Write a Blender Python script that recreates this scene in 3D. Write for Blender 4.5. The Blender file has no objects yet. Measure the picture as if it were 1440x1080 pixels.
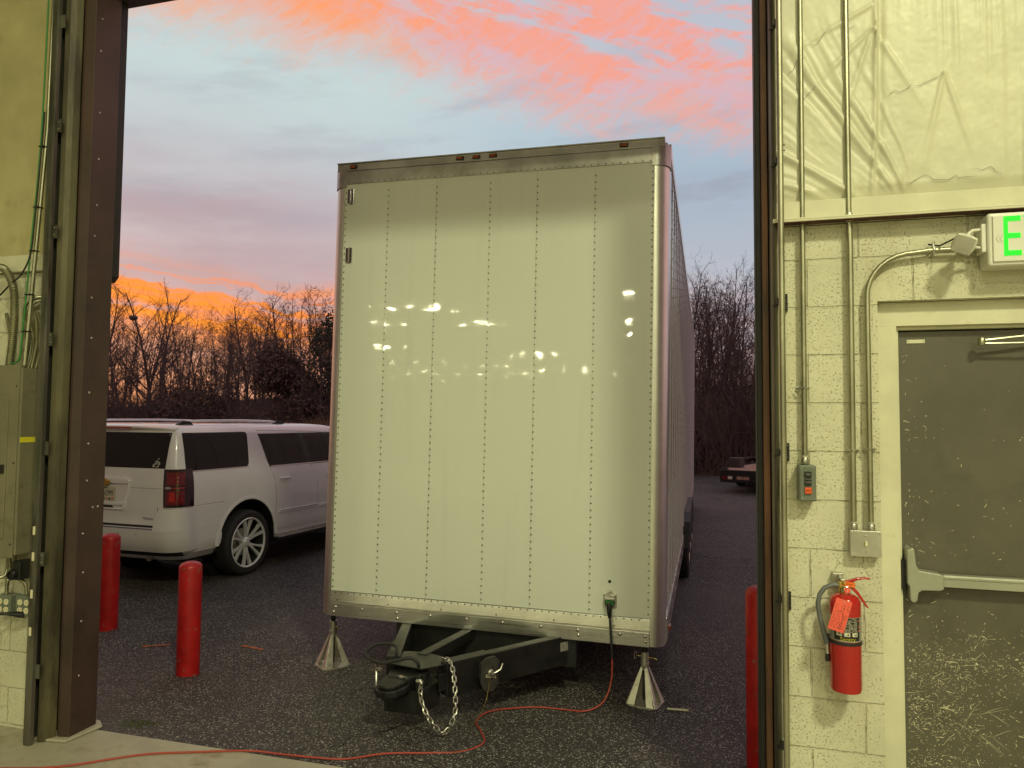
import bpy, bmesh, math, random
import numpy as np
from math import sin, cos, pi, radians, sqrt, atan2
from mathutils import Vector, Matrix, Euler
random.seed(7)
S = bpy.context.scene
COL = S.collection
V = Vector

# ------------------------------------------------------------------ camera
yaw, pitch, roll = radians(15.5), radians(2.85), radians(0.45)
F = V((-sin(yaw)*cos(pitch), cos(yaw)*cos(pitch), sin(pitch)))
R0 = V((cos(yaw), sin(yaw), 0)); U0 = R0.cross(F)
Rr = R0*cos(roll)+U0*sin(roll); Uu = -R0*sin(roll)+U0*cos(roll)
cd = bpy.data.cameras.new('camera'); cam = bpy.data.objects.new('camera', cd); COL.objects.link(cam)
cd.sensor_width = 36; cd.lens = 1004/1440*36; cd.clip_start = .05; cd.clip_end = 3000
cam.matrix_world = Matrix(((Rr.x, Uu.x, -F.x, 0), (Rr.y, Uu.y, -F.y, 0), (Rr.z, Uu.z, -F.z, 1.765), (0, 0, 0, 1)))
S.camera = cam
S.view_settings.view_transform = 'Standard'; S.view_settings.look = 'None'
S.view_settings.exposure = 0; S.view_settings.gamma = 1

def lin(c):
    return tuple((x/12.92 if x <= .04045 else ((x+.055)/1.055)**2.4) for x in (c[0]/255, c[1]/255, c[2]/255))

# ------------------------------------------------------------------ node helper
class N:
    def __init__(s, tree): s.t = tree; s.n = tree.nodes; s.l = tree.links
    def new(s, ty, **kw):
        n = s.n.new(ty)
        for k, v in kw.items(): setattr(n, k, v)
        return n
    def put(s, sock, v):
        if isinstance(v, bpy.types.NodeSocket): s.l.new(v, sock)
        elif v is not None:
            if isinstance(v, (tuple, list)) and len(v) == 3 and sock.type == 'RGBA': v = (*v, 1)
            sock.default_value = v
    def m(s, op, a, b=None, c=None, clamp=False):
        n = s.new('ShaderNodeMath', operation=op, use_clamp=clamp)
        for i, v in enumerate((a, b, c)):
            if v is not None: s.put(n.inputs[i], v)
        return n.outputs[0]
    def sm(s, x, lo, hi):
        n = s.new('ShaderNodeMapRange', interpolation_type='SMOOTHSTEP')
        s.put(n.inputs[0], x); s.put(n.inputs[1], lo); s.put(n.inputs[2], hi); return n.outputs[0]
    def mix(s, f, a, b, bt='MIX'):
        n = s.new('ShaderNodeMix', data_type='RGBA', blend_type=bt)
        s.put(n.inputs[0], f); s.put(n.inputs[6], a); s.put(n.inputs[7], b); return n.outputs[2]
    def comb(s, x, y, z):
        n = s.new('ShaderNodeCombineXYZ')
        for i, v in enumerate((x, y, z)): s.put(n.inputs[i], v)
        return n.outputs[0]
    def noise(s, vec, scale, detail=4, rough=.55, dist=0):
        n = s.new('ShaderNodeTexNoise'); s.put(n.inputs['Vector'], vec)
        n.inputs['Scale'].default_value = scale; n.inputs['Detail'].default_value = detail
        n.inputs['Roughness'].default_value = rough; n.inputs['Distortion'].default_value = dist
        return n.outputs['Fac']
    def vor(s, vec, scale, feature='F1', out='Distance'):
        n = s.new('ShaderNodeTexVoronoi', feature=feature); s.put(n.inputs['Vector'], vec)
        n.inputs['Scale'].default_value = scale; return n.outputs[out]
    def mapping(s, vec, scale=(1, 1, 1), loc=(0, 0, 0), rot=(0, 0, 0)):
        n = s.new('ShaderNodeMapping'); s.put(n.inputs[0], vec)
        n.inputs['Scale'].default_value = scale; n.inputs['Location'].default_value = loc; n.inputs['Rotation'].default_value = rot
        return n.outputs[0]
    def ramp(s, f, stops, interp='LINEAR'):
        n = s.new('ShaderNodeValToRGB'); s.put(n.inputs[0], f); cr = n.color_ramp; cr.interpolation = interp
        while len(cr.elements) < len(stops): cr.elements.new(.5)
        for e, (p, c) in zip(cr.elements, stops): e.position = p; e.color = (*c, 1)
        return n.outputs[0]

# ------------------------------------------------------------------ world: sunset sky with lit clouds
W = bpy.data.worlds.new('World'); S.world = W; W.use_nodes = True; W.node_tree.nodes.clear()
w = N(W.node_tree)
gen = w.new('ShaderNodeTexCoord').outputs['Generated']
sep = w.new('ShaderNodeSeparateXYZ'); w.put(sep.inputs[0], gen)
dx, dy, dz = sep.outputs
az = w.m('MULTIPLY', w.m('ARCTAN2', dx, dy), 180/pi)          # degrees from +Y, clockwise
el = w.m('MULTIPLY', w.m('ARCSINE', dz), 180/pi)
ew = w.m('MULTIPLY_ADD', w.noise(w.comb(w.m('MULTIPLY', az, .05), w.m('MULTIPLY', el, .12), 0), 1, 4), 8, w.m('SUBTRACT', el, 4))
base = w.ramp(w.m('DIVIDE', ew, 60, clamp=True), [
    (0, lin((236, 164, 128))), (.10, lin((226, 158, 140))), (.17, lin((200, 170, 172))), (.26, lin((190, 184, 190))), (.33, lin((192, 200, 204))),
    (.42, lin((196, 213, 213))), (.52, lin((184, 206, 212))), (.75, lin((168, 180, 196))), (1, lin((150, 158, 176)))])
# greyer, bluer on the right of the opening; warmer towards the sun side
right = w.sm(az, -30, -2)
base = w.mix(w.m('MULTIPLY', right, .8), base, w.ramp(w.m('DIVIDE', ew, 60, clamp=True), [
    (0, lin((200, 170, 168))), (.14, lin((192, 178, 186))), (.2, lin((178, 188, 200))), (.30, lin((158, 176, 196))), (.42, lin((164, 196, 212))), (.55, lin((170, 192, 208))), (1, lin((150, 158, 176)))]))
# mauve shade cloud low on the left
mv = w.m('MULTIPLY', w.m('MULTIPLY', w.sm(az, -19, -40), w.m('MULTIPLY', w.sm(el, 6, 11), w.sm(el, 22, 15))),
         w.sm(w.noise(w.comb(w.m('MULTIPLY', az, .06), w.m('MULTIPLY', el, .25), 3), 1, 5), .25, .6))
base = w.mix(w.m('MULTIPLY', mv, .75), base, lin((170, 148, 158)))
# soft grey streak clouds, mid height
gs = w.sm(w.noise(w.comb(w.m('MULTIPLY', az, .07), w.m('MULTIPLY', w.m('ADD', el, w.m('MULTIPLY', az, -.1)), .32), 9), 1, 6, .6), .48, .68)
base = w.mix(w.m('MULTIPLY', w.m('MULTIPLY', gs, w.sm(el, 32, 24)), w.m('MULTIPLY_ADD', right, .35, .3)), base, lin((156, 160, 174)))
# deep orange bars over the set sun
tl = w.m('ADD', w.m('MULTIPLY_ADD', az, .10, el), w.m('MULTIPLY_ADD', w.noise(w.comb(w.m('MULTIPLY', az, .16), w.m('MULTIPLY', el, .3), 6), 1, 5, .6), 3.6, -4.0))
bar = w.noise(w.comb(w.m('MULTIPLY', az, .05), w.m('MULTIPLY', tl, 1.0), 1.3), 1, 7, .6, .5)
bars = w.m('MULTIPLY', w.sm(bar, .36, .52), w.m('MULTIPLY', w.m('MULTIPLY', w.sm(tl, -1.5, .8), w.sm(tl, 5.6, 3.2)), w.sm(az, -21, -33)))
base = w.mix(w.m('MULTIPLY', bars, 1.0), base, w.mix(w.sm(bar, .45, .62), lin((246, 134, 78)), lin((255, 140, 14))))
# pink and orange streamers overhead
bd = w.m('ADD', 27.0, w.m('MULTIPLY', w.m('MAXIMUM', w.m('ADD', az, 26), 0), -.2))
warp = w.noise(w.comb(w.m('MULTIPLY', az, .09), w.m('MULTIPLY', el, .14), 5), 1, 5, .6)
fine = w.noise(w.comb(w.m('MULTIPLY', w.m('MULTIPLY_ADD', el, .8, az), .30), w.m('MULTIPLY', w.m('MULTIPLY_ADD', az, -.55, el), 1.1), 8), 1, 8, .72, .6)
dd = w.m('ADD', w.m('SUBTRACT', w.m('ADD', el, w.m('MULTIPLY_ADD', warp, 6, -3)), bd), w.m('MULTIPLY_ADD', fine, 5, -2.5))
edge = w.m('MULTIPLY', w.sm(dd, -2.6, 3.8), w.sm(el, 52, 36))
st = w.noise(w.comb(w.m('MULTIPLY', w.m('MULTIPLY_ADD', el, -1.2, az), .07), w.m('MULTIPLY', w.m('MULTIPLY_ADD', az, .28, el), .34), 2), 1, 8, .66, .4)
gap = w.m('SUBTRACT', 1.0, w.m('MULTIPLY', w.sm(dd, 2.2, 5.0), w.m('MULTIPLY', w.m('MULTIPLY', w.sm(st, .54, .42), .75), w.sm(az, -36, -20))), clamp=True)
warm = w.mix(w.sm(az, -36, -14), lin((255, 160, 98)), lin((255, 154, 112)))
warm = w.mix(w.m('MULTIPLY', w.sm(w.m('ADD', w.m('MULTIPLY', st, .6), w.m('MULTIPLY', fine, .4)), .42, .60), w.m('MULTIPLY_ADD', w.sm(az, -36, -18), -.15, 1)), w.mix(w.m('MULTIPLY_ADD', w.sm(az, -36, -18), .5, .3), warm, lin((214, 180, 196))), warm)
base = w.mix(w.m('MULTIPLY', edge, gap), base, warm)
# thin salmon veil trailing down to the right
vl = w.m('MULTIPLY', w.m('MULTIPLY', w.sm(dd, -4, -.5), w.sm(st, .50, .66)), w.sm(az, -30, -14))
base = w.mix(w.m('MULTIPLY', vl, .5), base, lin((236, 172, 165)))
base = w.mix(w.sm(el, -.5, -3), base, lin((60, 52, 50)))
bg = w.new('ShaderNodeBackground'); w.put(bg.inputs[0], base); bg.inputs[1].default_value = 1.0
# a weak dusk sky beneath it keeps the unseen dome believable
ns = w.new('ShaderNodeTexSky', sky_type='NISHITA'); ns.sun_disc = False; ns.sun_elevation = radians(1.5); ns.sun_rotation = radians(-50)
bg2 = w.new('ShaderNodeBackground'); w.put(bg2.inputs[0], ns.outputs[0]); bg2.inputs[1].default_value = .02
ad = w.new('ShaderNodeAddShader'); w.l.new(bg.outputs[0], ad.inputs[0]); w.l.new(bg2.outputs[0], ad.inputs[1])
wo = w.new('ShaderNodeOutputWorld'); w.l.new(ad.outputs[0], wo.inputs[0])

# ------------------------------------------------------------------ tagging / linking
def tag(o, label=None, cat=None, group=None, kind=None):
    if label: o['label'] = label
    if cat: o['category'] = cat
    if group: o['group'] = group
    if kind: o['kind'] = kind
    return o
def thing(name, label, cat, loc=(0, 0, 0), rz=0, group=None, parent=None):
    o = bpy.data.objects.new(name, None); COL.objects.link(o); o.location = loc; o.rotation_euler = (0, 0, rz)
    o.empty_display_size = .1
    return tag(o, label, cat, group)
def copy_tree(o, parent=None):
    c = o.copy(); COL.objects.link(c)
    if parent: c.parent = parent
    for ch in list(o.children): copy_tree(ch, c)
    return c

class MB:
    def __init__(s): s.v = []; s.f = []; s.mi = []; s.cur = 0; s.marks = []
    def add(s, vs, fs):
        o = len(s.v); s.marks.append((o, len(s.f))); s.v += [tuple(p) for p in vs]; s.f += [tuple(i+o for i in f) for f in fs]; s.mi += [s.cur]*len(fs); return s
    def each(s, name, m_, parent=None, smooth=None, bevel=None):
        for i, (a, fa) in enumerate(s.marks):
            e, fe = s.marks[i+1] if i+1 < len(s.marks) else (len(s.v), len(s.f))
            q = MB(); q.v = s.v[a:e]; q.f = [tuple(k-a for k in f) for f in s.f[fa:fe]]; q.mi = [0]*len(q.f); q.build(name, m_, parent, smooth, bevel)
    def box(s, lo, hi, M=None):
        x0, y0, z0 = lo; x1, y1, z1 = hi
        vs = [V((x, y, z)) for z in (z0, z1) for (x, y) in ((x0, y0), (x1, y0), (x1, y1), (x0, y1))]
        if M is not None: vs = [M @ p for p in vs]
        return s.add(vs, [(3, 2, 1, 0), (4, 5, 6, 7), (0, 1, 5, 4), (1, 2, 6, 5), (2, 3, 7, 6), (3, 0, 4, 7)])
    def prism(s, poly, a, b, axis='z', M=None):
        n = len(poly); vs = []
        for h in (a, b):
            for (p, q) in poly:
                vs.append(V((p, q, h)) if axis == 'z' else V((p, h, q)) if axis == 'y' else V((h, p, q)))
        if M is not None: vs = [M @ p for p in vs]
        fs = [tuple(range(n))[::-1], tuple(range(n, 2*n))] + [(i, (i+1) % n, n+(i+1) % n, n+i) for i in range(n)]
        return s.add(vs, fs)
    def tube(s, pts, r, n=8, closed=False, cap=True):
        pts = [V(p) for p in pts]; m = len(pts); vs = []; up = None
        rs = r if isinstance(r, (list, tuple)) else [r]*m
        for i, p in enumerate(pts):
            if closed: t = (pts[(i+1) % m]-pts[i-1]).normalized()
            else: t = (pts[min(i+1, m-1)]-pts[max(i-1, 0)]).normalized()
            if up is None: up = t.orthogonal().normalized()
            up = (up - t*up.dot(t)); up = up.normalized() if up.length > 1e-6 else t.orthogonal().normalized()
            b = t.cross(up)
            for k in range(n):
                a = 2*pi*k/n; vs.append(p+(up*cos(a)+b*sin(a))*rs[i])
        fs = []
        for i in range(m if closed else m-1):
            j = (i+1) % m
            for k in range(n): fs.append((i*n+k, i*n+(k+1) % n, j*n+(k+1) % n, j*n+k))
        if cap and not closed: fs += [tuple(range(n))[::-1], tuple(range((m-1)*n, m*n))]
        return s.add(vs, fs)
    def cyl(s, a, b, r, n=16, r2=None): return s.tube([a, b], [r, r if r2 is None else r2], n)
    def lathe(s, prof, n=24, M=None, c=(0, 0, 0), cap=True):
        vs = []; c = V(c)
        for (r, z) in prof:
            for k in range(n):
                a = 2*pi*k/n; p = V((r*cos(a), r*sin(a), z)); vs.append((M @ p if M is not None else p)+c)
        m = len(prof); fs = []
        for i in range(m-1):
            for k in range(n): fs.append((i*n+k, i*n+(k+1) % n, (i+1)*n+(k+1) % n, (i+1)*n+k))
        if cap: fs += [tuple(range(n))[::-1], tuple(range((m-1)*n, m*n))]
        return s.add(vs, fs)
    def dome(s, c, r, nrm, h=None, n=8):
        nrm = V(nrm).normalized(); u = nrm.orthogonal().normalized(); b = nrm.cross(u); h = h or r*.6; c = V(c); vs = []
        for (k, z) in ((1, 0), (.75, .7)):
            for i in range(n):
                a = 2*pi*i/n; vs.append(c+(u*cos(a)+b*sin(a))*r*k+nrm*h*z)
        vs.append(c+nrm*h)
        fs = [(i, (i+1) % n, n+(i+1) % n, n+i) for i in range(n)]+[(n+i, n+(i+1) % n, 2*n) for i in range(n)]
        return s.add(vs, fs)
    def grid(s, P):       # P[i][j] points
        a = len(P); b = len(P[0]); vs = [q for row in P for q in row]
        return s.add(vs, [(i*b+j, i*b+j+1, (i+1)*b+j+1, (i+1)*b+j) for i in range(a-1) for j in range(b-1)])
    def build(s, name, mats, parent=None, smooth=None, bevel=None, seg=2):
        me = bpy.data.meshes.new(name); me.from_pydata([tuple(p) for p in s.v], [], s.f)
        if not isinstance(mats, (list, tuple)): mats = [mats]
        for m_ in mats: me.materials.append(m_)
        if len(mats) > 1: me.polygons.foreach_set('material_index', s.mi)
        bm = bmesh.new(); bm.from_mesh(me); bmesh.ops.recalc_face_normals(bm, faces=bm.faces); bm.to_mesh(me); bm.free()
        if smooth:
            me.polygons.foreach_set('use_smooth', [True]*len(me.polygons)); me.set_sharp_from_angle(angle=radians(smooth))
        me.update()
        o = bpy.data.objects.new(name, me); COL.objects.link(o)
        if parent: o.parent = parent
        if bevel:
            bv = o.modifiers.new('bevel', 'BEVEL'); bv.width = bevel; bv.segments = seg; bv.limit_method = 'ANGLE'; bv.angle_limit = radians(40)
            bv.harden_normals = False
        return o
def text(name, body, size, mat_, parent, M, extrude=.0006, align='CENTER', shear=0, sx=1):
    c = bpy.data.curves.new(name, 'FONT'); c.body = body; c.size = size; c.extrude = extrude; c.align_x = align; c.align_y = 'CENTER'; c.shear = shear
    o = bpy.data.objects.new(name, c); COL.objects.link(o)
    bpy.context.view_layer.update()
    me = bpy.data.meshes.new_from_object(o); bpy.data.objects.remove(o)
    me.transform(M @ Matrix.Diagonal((sx, 1, 1, 1))); me.materials.clear(); me.materials.append(mat_); me.name = name
    o = bpy.data.objects.new(name, me); COL.objects.link(o)
    if parent: o.parent = parent
    return o
def face_M(loc, right, up):      # text plane: x -> right, y -> up
    r = V(right).normalized(); u = V(up).normalized(); n_ = r.cross(u)
    M = Matrix((r, u, n_)).transposed().to_4x4(); M.translation = V(loc); return M

# ------------------------------------------------------------------ materials
def P(name, col, rough=.5, metal=0, spec=.5, coat=0, var=0, vscale=6, bump=0, bscale=60, bdist=.002, emit=None, es=0, dirt=None, dscale=3, dlo=.5, dhi=.7, stretch=(1, 1, 1), rvar=0):
    m_ = bpy.data.materials.new(name); m_.use_nodes = True; t = N(m_.node_tree); b = m_.node_tree.nodes['Principled BSDF']
    b.inputs['Roughness'].default_value = rough; b.inputs['Metallic'].default_value = metal
    b.inputs['Specular IOR Level'].default_value = spec; b.inputs['Coat Weight'].default_value = coat; b.inputs['Coat Roughness'].default_value = .06
    oc = t.new('ShaderNodeTexCoord').outputs['Object']; oc = t.mapping(oc, stretch)
    c = (*col, 1)
    out = None
    if var:
        n_ = t.noise(oc, vscale, 5, .6)
        out = t.mix(t.sm(n_, .3, .7), tuple(x*(1-var) for x in col), tuple(min(x*(1+var), 1) for x in col))
    if dirt:
        n_ = t.noise(oc, dscale, 8, .68)
        out = t.mix(t.sm(n_, dlo, dhi), out if out is not None else c, dirt)
    if out is not None: t.put(b.inputs['Base Color'], out)
    else: b.inputs['Base Color'].default_value = c
    if rvar:
        t.put(b.inputs['Roughness'], t.m('MULTIPLY_ADD', t.noise(oc, vscale*2, 4), rvar*2, rough-rvar))
    if bump:
        bn = t.new('ShaderNodeBump'); bn.inputs['Strength'].default_value = bump; bn.inputs['Distance'].default_value = bdist
        t.put(bn.inputs['Height'], t.noise(oc, bscale, 4, .6)); t.l.new(bn.outputs[0], b.inputs['Normal'])
    if emit:
        b.inputs['Emission Color'].default_value = (*emit, 1); b.inputs['Emission Strength'].default_value = es
    return m_
def asphalt(name, base=(.037, .033, .030), speck=.27, lo=.70):
    m_ = bpy.data.materials.new(name); m_.use_nodes = True; t = N(m_.node_tree); b = m_.node_tree.nodes['Principled BSDF']
    oc = t.new('ShaderNodeTexCoord').outputs['Object']
    big = t.noise(oc, .55, 5, .6); mid = t.noise(oc, 3.2, 5, .6)
    v = t.new('ShaderNodeTexVoronoi'); t.put(v.inputs['Vector'], oc); v.inputs['Scale'].default_value = 105
    s3 = t.new('ShaderNodeSeparateColor'); t.put(s3.inputs[0], v.outputs['Color'])
    pick = t.m('MULTIPLY', t.sm(s3.outputs[0], t.m('MULTIPLY_ADD', mid, -.22, lo+.16), t.m('MULTIPLY_ADD', mid, -.22, lo+.22)), t.sm(v.outputs['Distance'], .55, .35))
    c = t.mix(t.sm(big, .35, .65), tuple(x*.75 for x in base), tuple(x*1.5 for x in base))
    c = t.mix(t.m('MULTIPLY', t.sm(s3.outputs[1], .3, 1), .6), c, tuple(x*2.2 for x in base))
    c = t.mix(t.m('MULTIPLY', pick, t.m('MULTIPLY_ADD', s3.outputs[2], .7, .3)), c, (speck*2.2, speck*2.1, speck*1.9))
    c = t.mix(t.m('MULTIPLY', t.sm(t.noise(oc, 1.3, 6, .7), .58, .70), .7), c, tuple(x*.5 for x in base))     # oil and damp patches
    ck = t.new('ShaderNodeTexVoronoi', feature='DISTANCE_TO_EDGE'); nz = t.new('ShaderNodeTexNoise'); t.put(nz.inputs['Vector'], oc); nz.inputs['Scale'].default_value = 1.6; nz.inputs['Detail'].default_value = 7
    t.put(ck.inputs['Vector'], t.mix(.35, oc, nz.outputs['Color'])); ck.inputs['Scale'].default_value = .55
    c = t.mix(t.m('MULTIPLY', t.sm(ck.outputs['Distance'], .0028, .001), t.sm(t.noise(oc, .7, 3), .5, .58)), c, (.006, .006, .006))
    c = t.mix(t.m('MULTIPLY', t.sm(t.noise(oc, .22, 3), .52, .60), .5), c, tuple(x*2.2 for x in base))
    t.put(b.inputs['Base Color'], c)
    t.put(b.inputs['Roughness'], t.m('MULTIPLY_ADD', mid, .3, .50)); b.inputs['Specular IOR Level'].default_value = .3
    bn = t.new('ShaderNodeBump'); bn.inputs['Strength'].default_value = .9; bn.inputs['Distance'].default_value = .004
    t.put(bn.inputs['Height'], t.m('ADD', t.m('MULTIPLY', v.outputs['Distance'], -.8), t.noise(oc, 40, 4, .7))); t.l.new(bn.outputs[0], b.inputs['Normal'])
    return m_
def cmu(name, col=(.64, .62, .46)):
    m_ = bpy.data.materials.new(name); m_.use_nodes = True; t = N(m_.node_tree); b = m_.node_tree.nodes['Principled BSDF']
    oc = t.new('ShaderNodeTexCoord').outputs['Object']
    s3 = t.new('ShaderNodeSeparateXYZ'); t.put(s3.inputs[0], oc)
    uv = t.comb(t.m('ADD', s3.outputs[0], t.m('MULTIPLY_ADD', t.noise(oc, 9, 3), .006, -.403)), t.m('ADD', s3.outputs[2], t.m('MULTIPLY_ADD', t.noise(oc, 12, 3), .006, -.018)), 0)
    br = t.new('ShaderNodeTexBrick'); t.put(br.inputs['Vector'], uv); br.inputs['Scale'].default_value = 1
    br.inputs['Brick Width'].default_value = .4064; br.inputs['Row Height'].default_value = .2032; br.inputs['Mortar Size'].default_value = .004
    br.inputs['Mortar Smooth'].default_value = .6; br.offset = .5
    mort = br.outputs['Fac']
    pn = t.noise(oc, 125, 2, .5); pores = t.m('MULTIPLY', t.sm(pn, .40, .34), t.sm(t.noise(oc, 7, 3), .28, .58))
    crk = t.m('MULTIPLY', mort, t.sm(t.noise(oc, 24, 4, .7), .50, .64))                      # open, dirty spots in the joints
    dv = t.vor(t.mapping(oc, (1, 1, 1), (0, 0, 0)), 2.2, 'DISTANCE_TO_EDGE')
    wv = t.new('ShaderNodeTexVoronoi', feature='DISTANCE_TO_EDGE')
    t.put(wv.inputs['Vector'], t.mix(.12, oc, t.mapping(oc, (1, 1, 1)), 'MIX')); wv.inputs['Scale'].default_value = 1.7
    nz = t.new('ShaderNodeTexNoise'); t.put(nz.inputs['Vector'], oc); nz.inputs['Scale'].default_value = 6; nz.inputs['Detail'].default_value = 6
    wv2 = t.mix(.25, oc, nz.outputs['Color']); t.put(wv.inputs['Vector'], wv2)
    crack = t.m('MULTIPLY', t.sm(wv.outputs['Distance'], .006, .002), t.sm(t.noise(oc, 2.3, 3), .56, .66))
    c = t.mix(t.sm(t.noise(oc, 2.2, 6, .65), .35, .7), col, tuple(x*.84 for x in col))
    c = t.mix(t.m('MULTIPLY', t.sm(t.noise(t.mapping(oc, (3, 3, .7)), 2, 5, .6), .55, .75), .45), c, (.45, .38, .20))
    c = t.mix(t.m('MULTIPLY', mort, .22), c, (.40, .36, .22))
    c = t.mix(t.m('MULTIPLY', pores, .32), c, (.15, .13, .08))
    c = t.mix(t.m('MULTIPLY', crk, .75), c, (.20, .15, .07))
    c = t.mix(t.m('MULTIPLY', crack, .7), c, (.10, .08, .05))
    t.put(b.inputs['Base Color'], c); b.inputs['Roughness'].default_value = .55; b.inputs['Specular IOR Level'].default_value = .35
    bn = t.new('ShaderNodeBump'); bn.inputs['Strength'].default_value = 1; bn.inputs['Distance'].default_value = .004
    h = t.m('SUBTRACT', t.m('MULTIPLY_ADD', t.noise(oc, 110, 3, .6), .35, t.m('MULTIPLY', t.noise(oc, 35, 3, .6), .35)), t.m('ADD', t.m('MULTIPLY', mort, 1.1), t.m('MULTIPLY', pores, .8)))
    t.put(bn.inputs['Height'], h); t.l.new(bn.outputs[0], b.inputs['Normal'])
    return m_
def metal_brushed(name, col, rough, axis=(1, 1, 60), bump=.15, var=.15, wave=0):
    m_ = P(name, col, rough, 1.0, var=var, vscale=4, stretch=(1, 1, 1))
    t = N(m_.node_tree); b = m_.node_tree.nodes['Principled BSDF']
    oc = t.new('ShaderNodeTexCoord').outputs['Object']
    bn = t.new('ShaderNodeBump'); bn.inputs['Strength'].default_value = bump; bn.inputs['Distance'].default_value = .001
    h = t.noise(t.mapping(oc, axis), 12, 3)
    if wave: h = t.m('MULTIPLY_ADD', t.noise(oc, 2.5, 2), wave, h)
    t.put(bn.inputs['Height'], h); t.l.new(bn.outputs[0], b.inputs['Normal'])
    t.put(b.inputs['Roughness'], t.m('MULTIPLY_ADD', t.noise(t.mapping(oc, axis), 5, 4), .25, rough-.1))
    return m_

M = {}
M['asphalt'] = asphalt('asphalt')
M['soil'] = P('forest_soil', (.050, .036, .026), .95, var=.4, vscale=1.5, bump=.6, bscale=8, bdist=.05)
M['concrete'] = P('concrete', (.36, .33, .25), .6, var=.2, vscale=2.5, bump=.25, bscale=30, dirt=(.16, .13, .08), dscale=2.5, dlo=.48, dhi=.72, rvar=.12)
M['cmu'] = cmu('painted_block'); M['cmu_shaded'] = cmu('painted_block_shaded', (.42, .38, .22))  # second one is a shaded copy of the block paint, unused
M['cream'] = P('cream_paint', (.62, .60, .44), .5, var=.08, vscale=5, bump=.15, bscale=50, dirt=(.34, .27, .14), dscale=5, dlo=.60, dhi=.78)
M['rust'] = P('rusty_edge', (.075, .028, .014), .8, var=.5, vscale=30)
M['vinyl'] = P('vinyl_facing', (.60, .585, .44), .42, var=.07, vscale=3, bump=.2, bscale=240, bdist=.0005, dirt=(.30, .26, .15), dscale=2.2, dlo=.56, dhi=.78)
M['vinyl_shaded'] = P('vinyl_facing_soiled_shaded', (.42, .37, .19), .5, var=.12, vscale=3, dirt=(.22, .18, .09), dscale=2.2, dlo=.52, dhi=.8)  # soiled facing, with the left wall's dimmer light also put into its colour
M['brown'] = P('brown_steel_paint', (.050, .027, .021), .5, var=.22, vscale=3, bump=.12, bscale=90, dirt=(.028, .017, .013), dscale=2.4, dlo=.5, dhi=.75)
M['rust_brown'] = P('rusty_brown_steel', (.13, .055, .025), .6, var=.4, vscale=12, dirt=(.04, .025, .018), dscale=9, dlo=.5, dhi=.7, stretch=(1, 1, .2))
M['track'] = P('grimy_galvanised', (.155, .150, .120), .42, metal=.75, var=.35, vscale=9, stretch=(1, 1, .15), dirt=(.03, .025, .015), dscale=6, dlo=.48, dhi=.7)
M['track_olive'] = P('olive_grimy_steel', (.085, .075, .040), .5, metal=.35, var=.4, vscale=6, stretch=(1, 1, .2), dirt=(.022, .018, .010), dscale=5, dlo=.45, dhi=.7)
M['darksteel'] = P('dark_seal', (.016, .015, .014), .6, var=.3, vscale=8)
M['blacksteel'] = P('black_chassis_paint', (.011, .011, .0105), .38, var=.35, vscale=8, bump=.15, bscale=60, dirt=(.04, .03, .022), dscale=9, dlo=.62, dhi=.85, rvar=.12)
M['galv'] = metal_brushed('galvanised_steel', (.55, .54, .48), .38, (1, 1, 1), .2, .2)
M['conduit'] = metal_brushed('painted_conduit', (.42, .41, .30), .40, (1, 1, .1), .1, .2)
M['alu'] = metal_brushed('brushed_aluminium', (.78, .77, .72), .27, (.15, 1, 30), .25, .12, 3)
M['alu_post'] = metal_brushed('anodised_post', (.76, .76, .68), .36, (20, 20, .1), .12, .06)
M['alu_dark'] = metal_brushed('dark_aluminium', (.46, .45, .42), .36, (.15, 1, 30), .2, .2)  # darker aluminium tone for the top rail, corner caps and roof cove
M['galv_stand'] = P('zinc_plated_plate', (.60, .58, .50), .42, metal=.85, var=.12, vscale=18, bump=.15, bscale=80, dirt=(.25, .22, .16), dscale=14, dlo=.56, dhi=.75, rvar=.12)
M['rivet'] = P('rivet_metal', (.20, .195, .17), .3, metal=1)
M['bolt'] = P('zinc_bolt', (.62, .60, .52), .28, metal=1)
M['redpaint'] = P('bollard_red', (.40, .007, .008), .42, var=.22, vscale=7, bump=.2, bscale=50, dirt=(.22, .09, .07), dscale=16, dlo=.61, dhi=.65, rvar=.12)
M['ext_red'] = P('extinguisher_red', (.42, .012, .010), .25, coat=.4, var=.06)
M['cord_red'] = P('cord_red', (.36, .05, .03), .5, var=.1)
M['blackrub'] = P('black_rubber', (.018, .018, .018), .65, var=.2, vscale=20)
M['plategrey'] = P('grimy_dark_plate', (.035, .034, .030), .5, var=.3, vscale=20)
M['blackplastic'] = P('black_plastic', (.012, .012, .012), .4)
M['grey_hose'] = P('grey_hose', (.13, .14, .14), .5, var=.15, vscale=30)
M['amber'] = P('amber_lens', (.34, .07, .008), .2, coat=.5)
M['chrome'] = P('chrome', (.8, .8, .8), .12, metal=1)
M['graybox'] = P('grey_enamel', (.15, .17, .13), .4, var=.1, vscale=10, dirt=(.08, .08, .06), dscale=9, dlo=.6, dhi=.75)
M['panelgrey'] = P('panel_enamel', (.185, .170, .110), .45, var=.1, vscale=4, dirt=(.11, .10, .06), dscale=5, dlo=.55, dhi=.75)
M['doorpaint'] = P('door_olive_paint', (.096, .088, .064), .48, var=.12, vscale=3, bump=.12, bscale=45, dirt=(.080, .074, .053), dscale=5, dlo=.50, dhi=.70, rvar=.08)
M['scratch'] = P('scratched_undercoat', (.60, .56, .40), .6, var=.2, vscale=40)
M['barpaint'] = P('bar_silver_paint', (.40, .41, .34), .38, metal=.5, var=.06)
M['white'] = P('white_plastic', (.70, .69, .60), .4, var=.04)
M['ivory'] = P('ivory_plastic', (.72, .66, .46), .4)
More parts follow.
